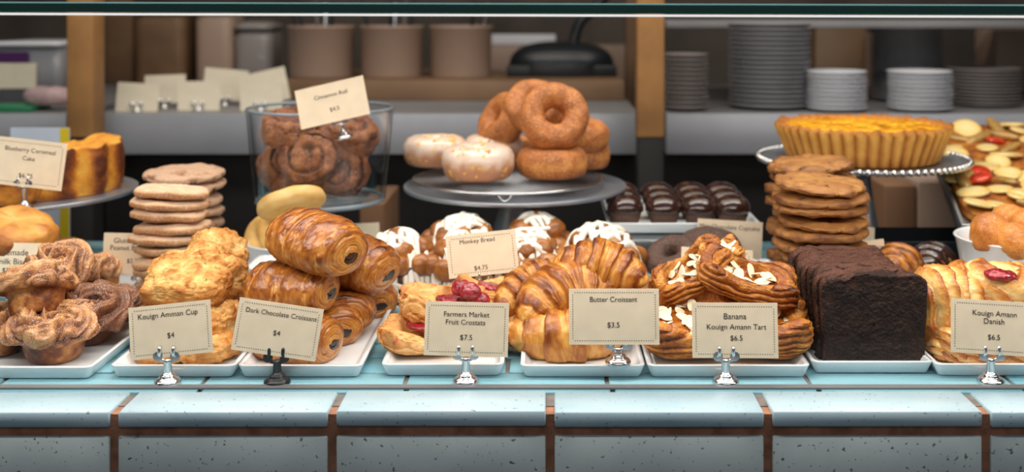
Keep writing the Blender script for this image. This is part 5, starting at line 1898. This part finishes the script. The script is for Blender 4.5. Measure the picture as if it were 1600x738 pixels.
# --- danishes at the right
G = 'pale layered danishes on the far right tray'
def danish(seed, w_, l_, h, px, py, d, rot, label, zmin=TZ, jam=None, fr=110, axis=(1, 0.2, 0.1), am=0.006):
    o = blob('danish', (w_ / 2, l_ / 2, h / 2), M['danish'], 3.0, 0.004, 45, seed, 50, 0.95, lam=(axis, fr * 0.62, am * 1.5), tone=lambda V, Dn, t: np.clip(1.7 * (t - 0.33), 0, 1))
    cen(o, px, py, d, rot, label, zmin, 'pastry', G)
    if jam:
        j = blob('berry_filling', jam[3], M['jam'], 2.2, 0.003, 80, seed, 10, 0.9, parent=o)
        j.location = jam[:3]
    return o


danish(1, 0.070, 0.085, 0.086, 1474, 492, 1.225, (0, 8, 0), 'danish standing on edge with curved folds, left end of the heap')
danish(2, 0.110, 0.078, 0.070, 1556, 486, 1.23, (6, 4, -8), 'large danish with red berry filling behind the price card', zmin=0.022, jam=(-0.004, -0.026, 0.062, (0.018, 0.011, 0.006)), fr=90, axis=(0.3, 0.1, 1))
danish(3, 0.030, 0.06, 0.034, 1477, 548, 1.185, (0, 0, 14), 'small rolled danish end at the left of the tray', fr=160, axis=(0.5, 0, 1), am=0.003)
danish(4, 0.13, 0.055, 0.026, 1548, 556, 1.180, (0, 0, -2), 'flat layered danish lying under the price card', fr=190, axis=(0.1, 0.3, 1), am=0.003)
danish(5, 0.060, 0.04, 0.04, 1596, 452, 1.27, (0, 20, 0), 'danish with nutty top at the right edge', zmin=0.04, fr=140, axis=(1, 0, 1), am=0.004)
danish(6, 0.08, 0.05, 0.06, 1500, 500, 1.305, (0, 0, 0), 'danish at the back of the far right tray')
card(1550, 512, 128, 82, 1.120, 3.5, 'card reading Kouign Amann Danish with its price, at far right', [('Kouign Amann', 4, -21, 69), ('Danish', 3, -9, 32), ('$6.5', 3, 15, 19)], tilt=8)
holder(1548, 1.1215, 540, 'chrome card holder in front of the danishes')

# --- chocolate croissants in black tray, background right
o = empty('black_tray', (X(1468, 1.60), 1.605, 0.0))
tag(o, 'black tray under the small dark croissants behind the danishes', 'tray')
V, Fs = loft_rr([(0.235, 0.08, 0.01, 0.0), (0.255, 0.10, 0.012, 0.050), (0.26, 0.105, 0.012, 0.051), (0.255, 0.10, 0.012, 0.0518), (0.238, 0.084, 0.01, 0.012)])
make('body', V, Fs, M['blackmetal'], o)
for sd, px, py, dd, rot, lb in ((1, 1404, 408, 1.455, (0, 0, 60), 'small browned croissant left in front of the black tray'), (2, 1458, 408, 1.50, (0, 0, 60), 'chocolate glazed croissant in front of the black tray')):
    o = croissant('small_croissant', 0.11, 0.031, 0.2, 3.0, M['croissant'], 30 + sd, nu=110, nv=44)
    cen(o, px, py, dd, rot, lb, 0.0, 'croissant', 'small croissants in front of the black tray')
    if sd == 2:
        g_ = croissant('chocolate_glaze', 0.105, 0.0315, 0.2, 3.0, M['chocglaze'], 32, nu=60, nv=30)
        g_.parent = o
        g_.location = (0, 0, 0.0025)

# --- bowl of doughnut holes
bowl('white_bowl', (X(1590, 1.385), 1.395, 0), 0.072, 0.0935, M['porcelain'], 'white bowl full of doughnut holes at the right edge', foot=0.55)
bl = [(1538, 366, 1.335), (1580, 384, 1.325), (1592, 352, 1.365), (1618, 372, 1.33), (1552, 340, 1.40), (1570, 395, 1.40), (1625, 345, 1.40), (1600, 400, 1.38)]
bl = [(1541, 366, 1.345), (1577, 380, 1.328), (1600, 358, 1.375), (1622, 378, 1.335), (1565, 352, 1.42), (1555, 395, 1.40), (1600, 392, 1.40)]
nm = ['yellow topped doughnut hole at the left of the white bowl', 'sugared doughnut hole at the front of the white bowl', 'doughnut hole at the top of the heap in the white bowl', 'doughnut hole at the right edge of the white bowl', 'doughnut hole at the back of the white bowl', 'doughnut hole low in the left of the white bowl', 'doughnut hole low in the middle of the white bowl']
for k, (px, py, dd) in enumerate(bl):
    o = blob('doughnut_hole', (0.0262, 0.025, 0.0245), M['hole'], 2.1, 0.004, 38, 60 + k, 16, 0.97)
    cen(o, px + 8, py - 2, dd + 0.02, (20 * k, 15 * k, 40 * k), nm[k], 0.02, 'doughnut hole', 'doughnut holes in the white bowl')

# --- slanted tray of fruit squares at the far right
tb = empty('slanted_tray', (0.678, 1.50, 0.066))
tag(tb, 'slanted steel tray of fruit topped pastry at the far right', 'tray')
tb.rotation_euler = Euler((R(10), 0, R(-12.5)))
bevbox('tray_base', -0.10, 0.34, 0.0, 0.50, 0, 0.004, 0.001, M['metal'], tb)
bevbox('tray_rim', -0.106, -0.100, -0.002, 0.50, -0.001, 0.020, 0.001, M['metal'], tb)
bevbox('tray_rim', -0.106, 0.34, -0.006, 0.0, -0.001, 0.020, 0.001, M['metal'], tb)
bevbox('support', 0.02, 0.30, 0.10, 0.12, -0.083, -0.0005, 0.001, M['dark'], tb)
fs = empty('fruit_slab', (0, 0, 0))
tag(fs, 'fruit covered pastry slab with banana and strawberry slices, far right', 'pastry')
fs.location = tb.location
fs.rotation_euler = tb.rotation_euler
sl = blob('pastry_base', (0.215, 0.243, 0.011), M['tart'], 8, 0.004, 30, 3, 30, 0.9, parent=fs, rid=0.004)
sl.location = (0.120, 0.247, 0.0046)
Dn, Fc = csphere(8)
Vb = sell(Dn, (0.019, 0.016, 0.0035), 2.2, 3)
bsl = make('banana_slice', Vb, Fc, M['bananaslice'], fs, np.clip(0.9 - 1.1 * (1 - np.hypot(Vb[:, 0] / .019, Vb[:, 1] / .016)) ** 0.5, 0, 1))
Vs = sell(Dn, (0.018, 0.014, 0.005), 2.0, 2.2)
Vs[:, 1] *= 1 - 0.35 * Vs[:, 0] / 0.018
ssl = make('strawberry_slice', Vs, Fc, M['strawberry'], fs)
Vk = sell(Dn, (0.022, 0.007, 0.005), 2.4)
ksl = make('green_fruit_strip', Vk, Fc, M['greenfruit'], fs)
rn = random.Random(21)
pts = []
tries = 0
while len(pts) < 105 and tries < 6000:
    tries += 1
    x, y = rn.uniform(-0.085, 0.32), rn.uniform(0.01, 0.47)
    if all((x - a) ** 2 + (y - b) ** 2 > 0.027 ** 2 for a, b in pts):
        pts.append((x, y))
for k, (x, y) in enumerate(pts):
    t = k % 7
    src = bsl if t in (0, 3, 5) else (ssl if t == 2 and k % 2 == 0 else (ksl if t in (4, 6) else bsl))
    if k == 0:
        o = bsl
    elif k == 2:
        o = ssl
    elif k == 4:
        o = ksl
    else:
        o = src.copy()
        COL.objects.link(o)
    place(o, (x, y, 0.0275 + rn.uniform(0, 0.004)), (rn.uniform(-18, 18), rn.uniform(-18, 18), rn.uniform(0, 360)), rn.uniform(1.0, 1.45))
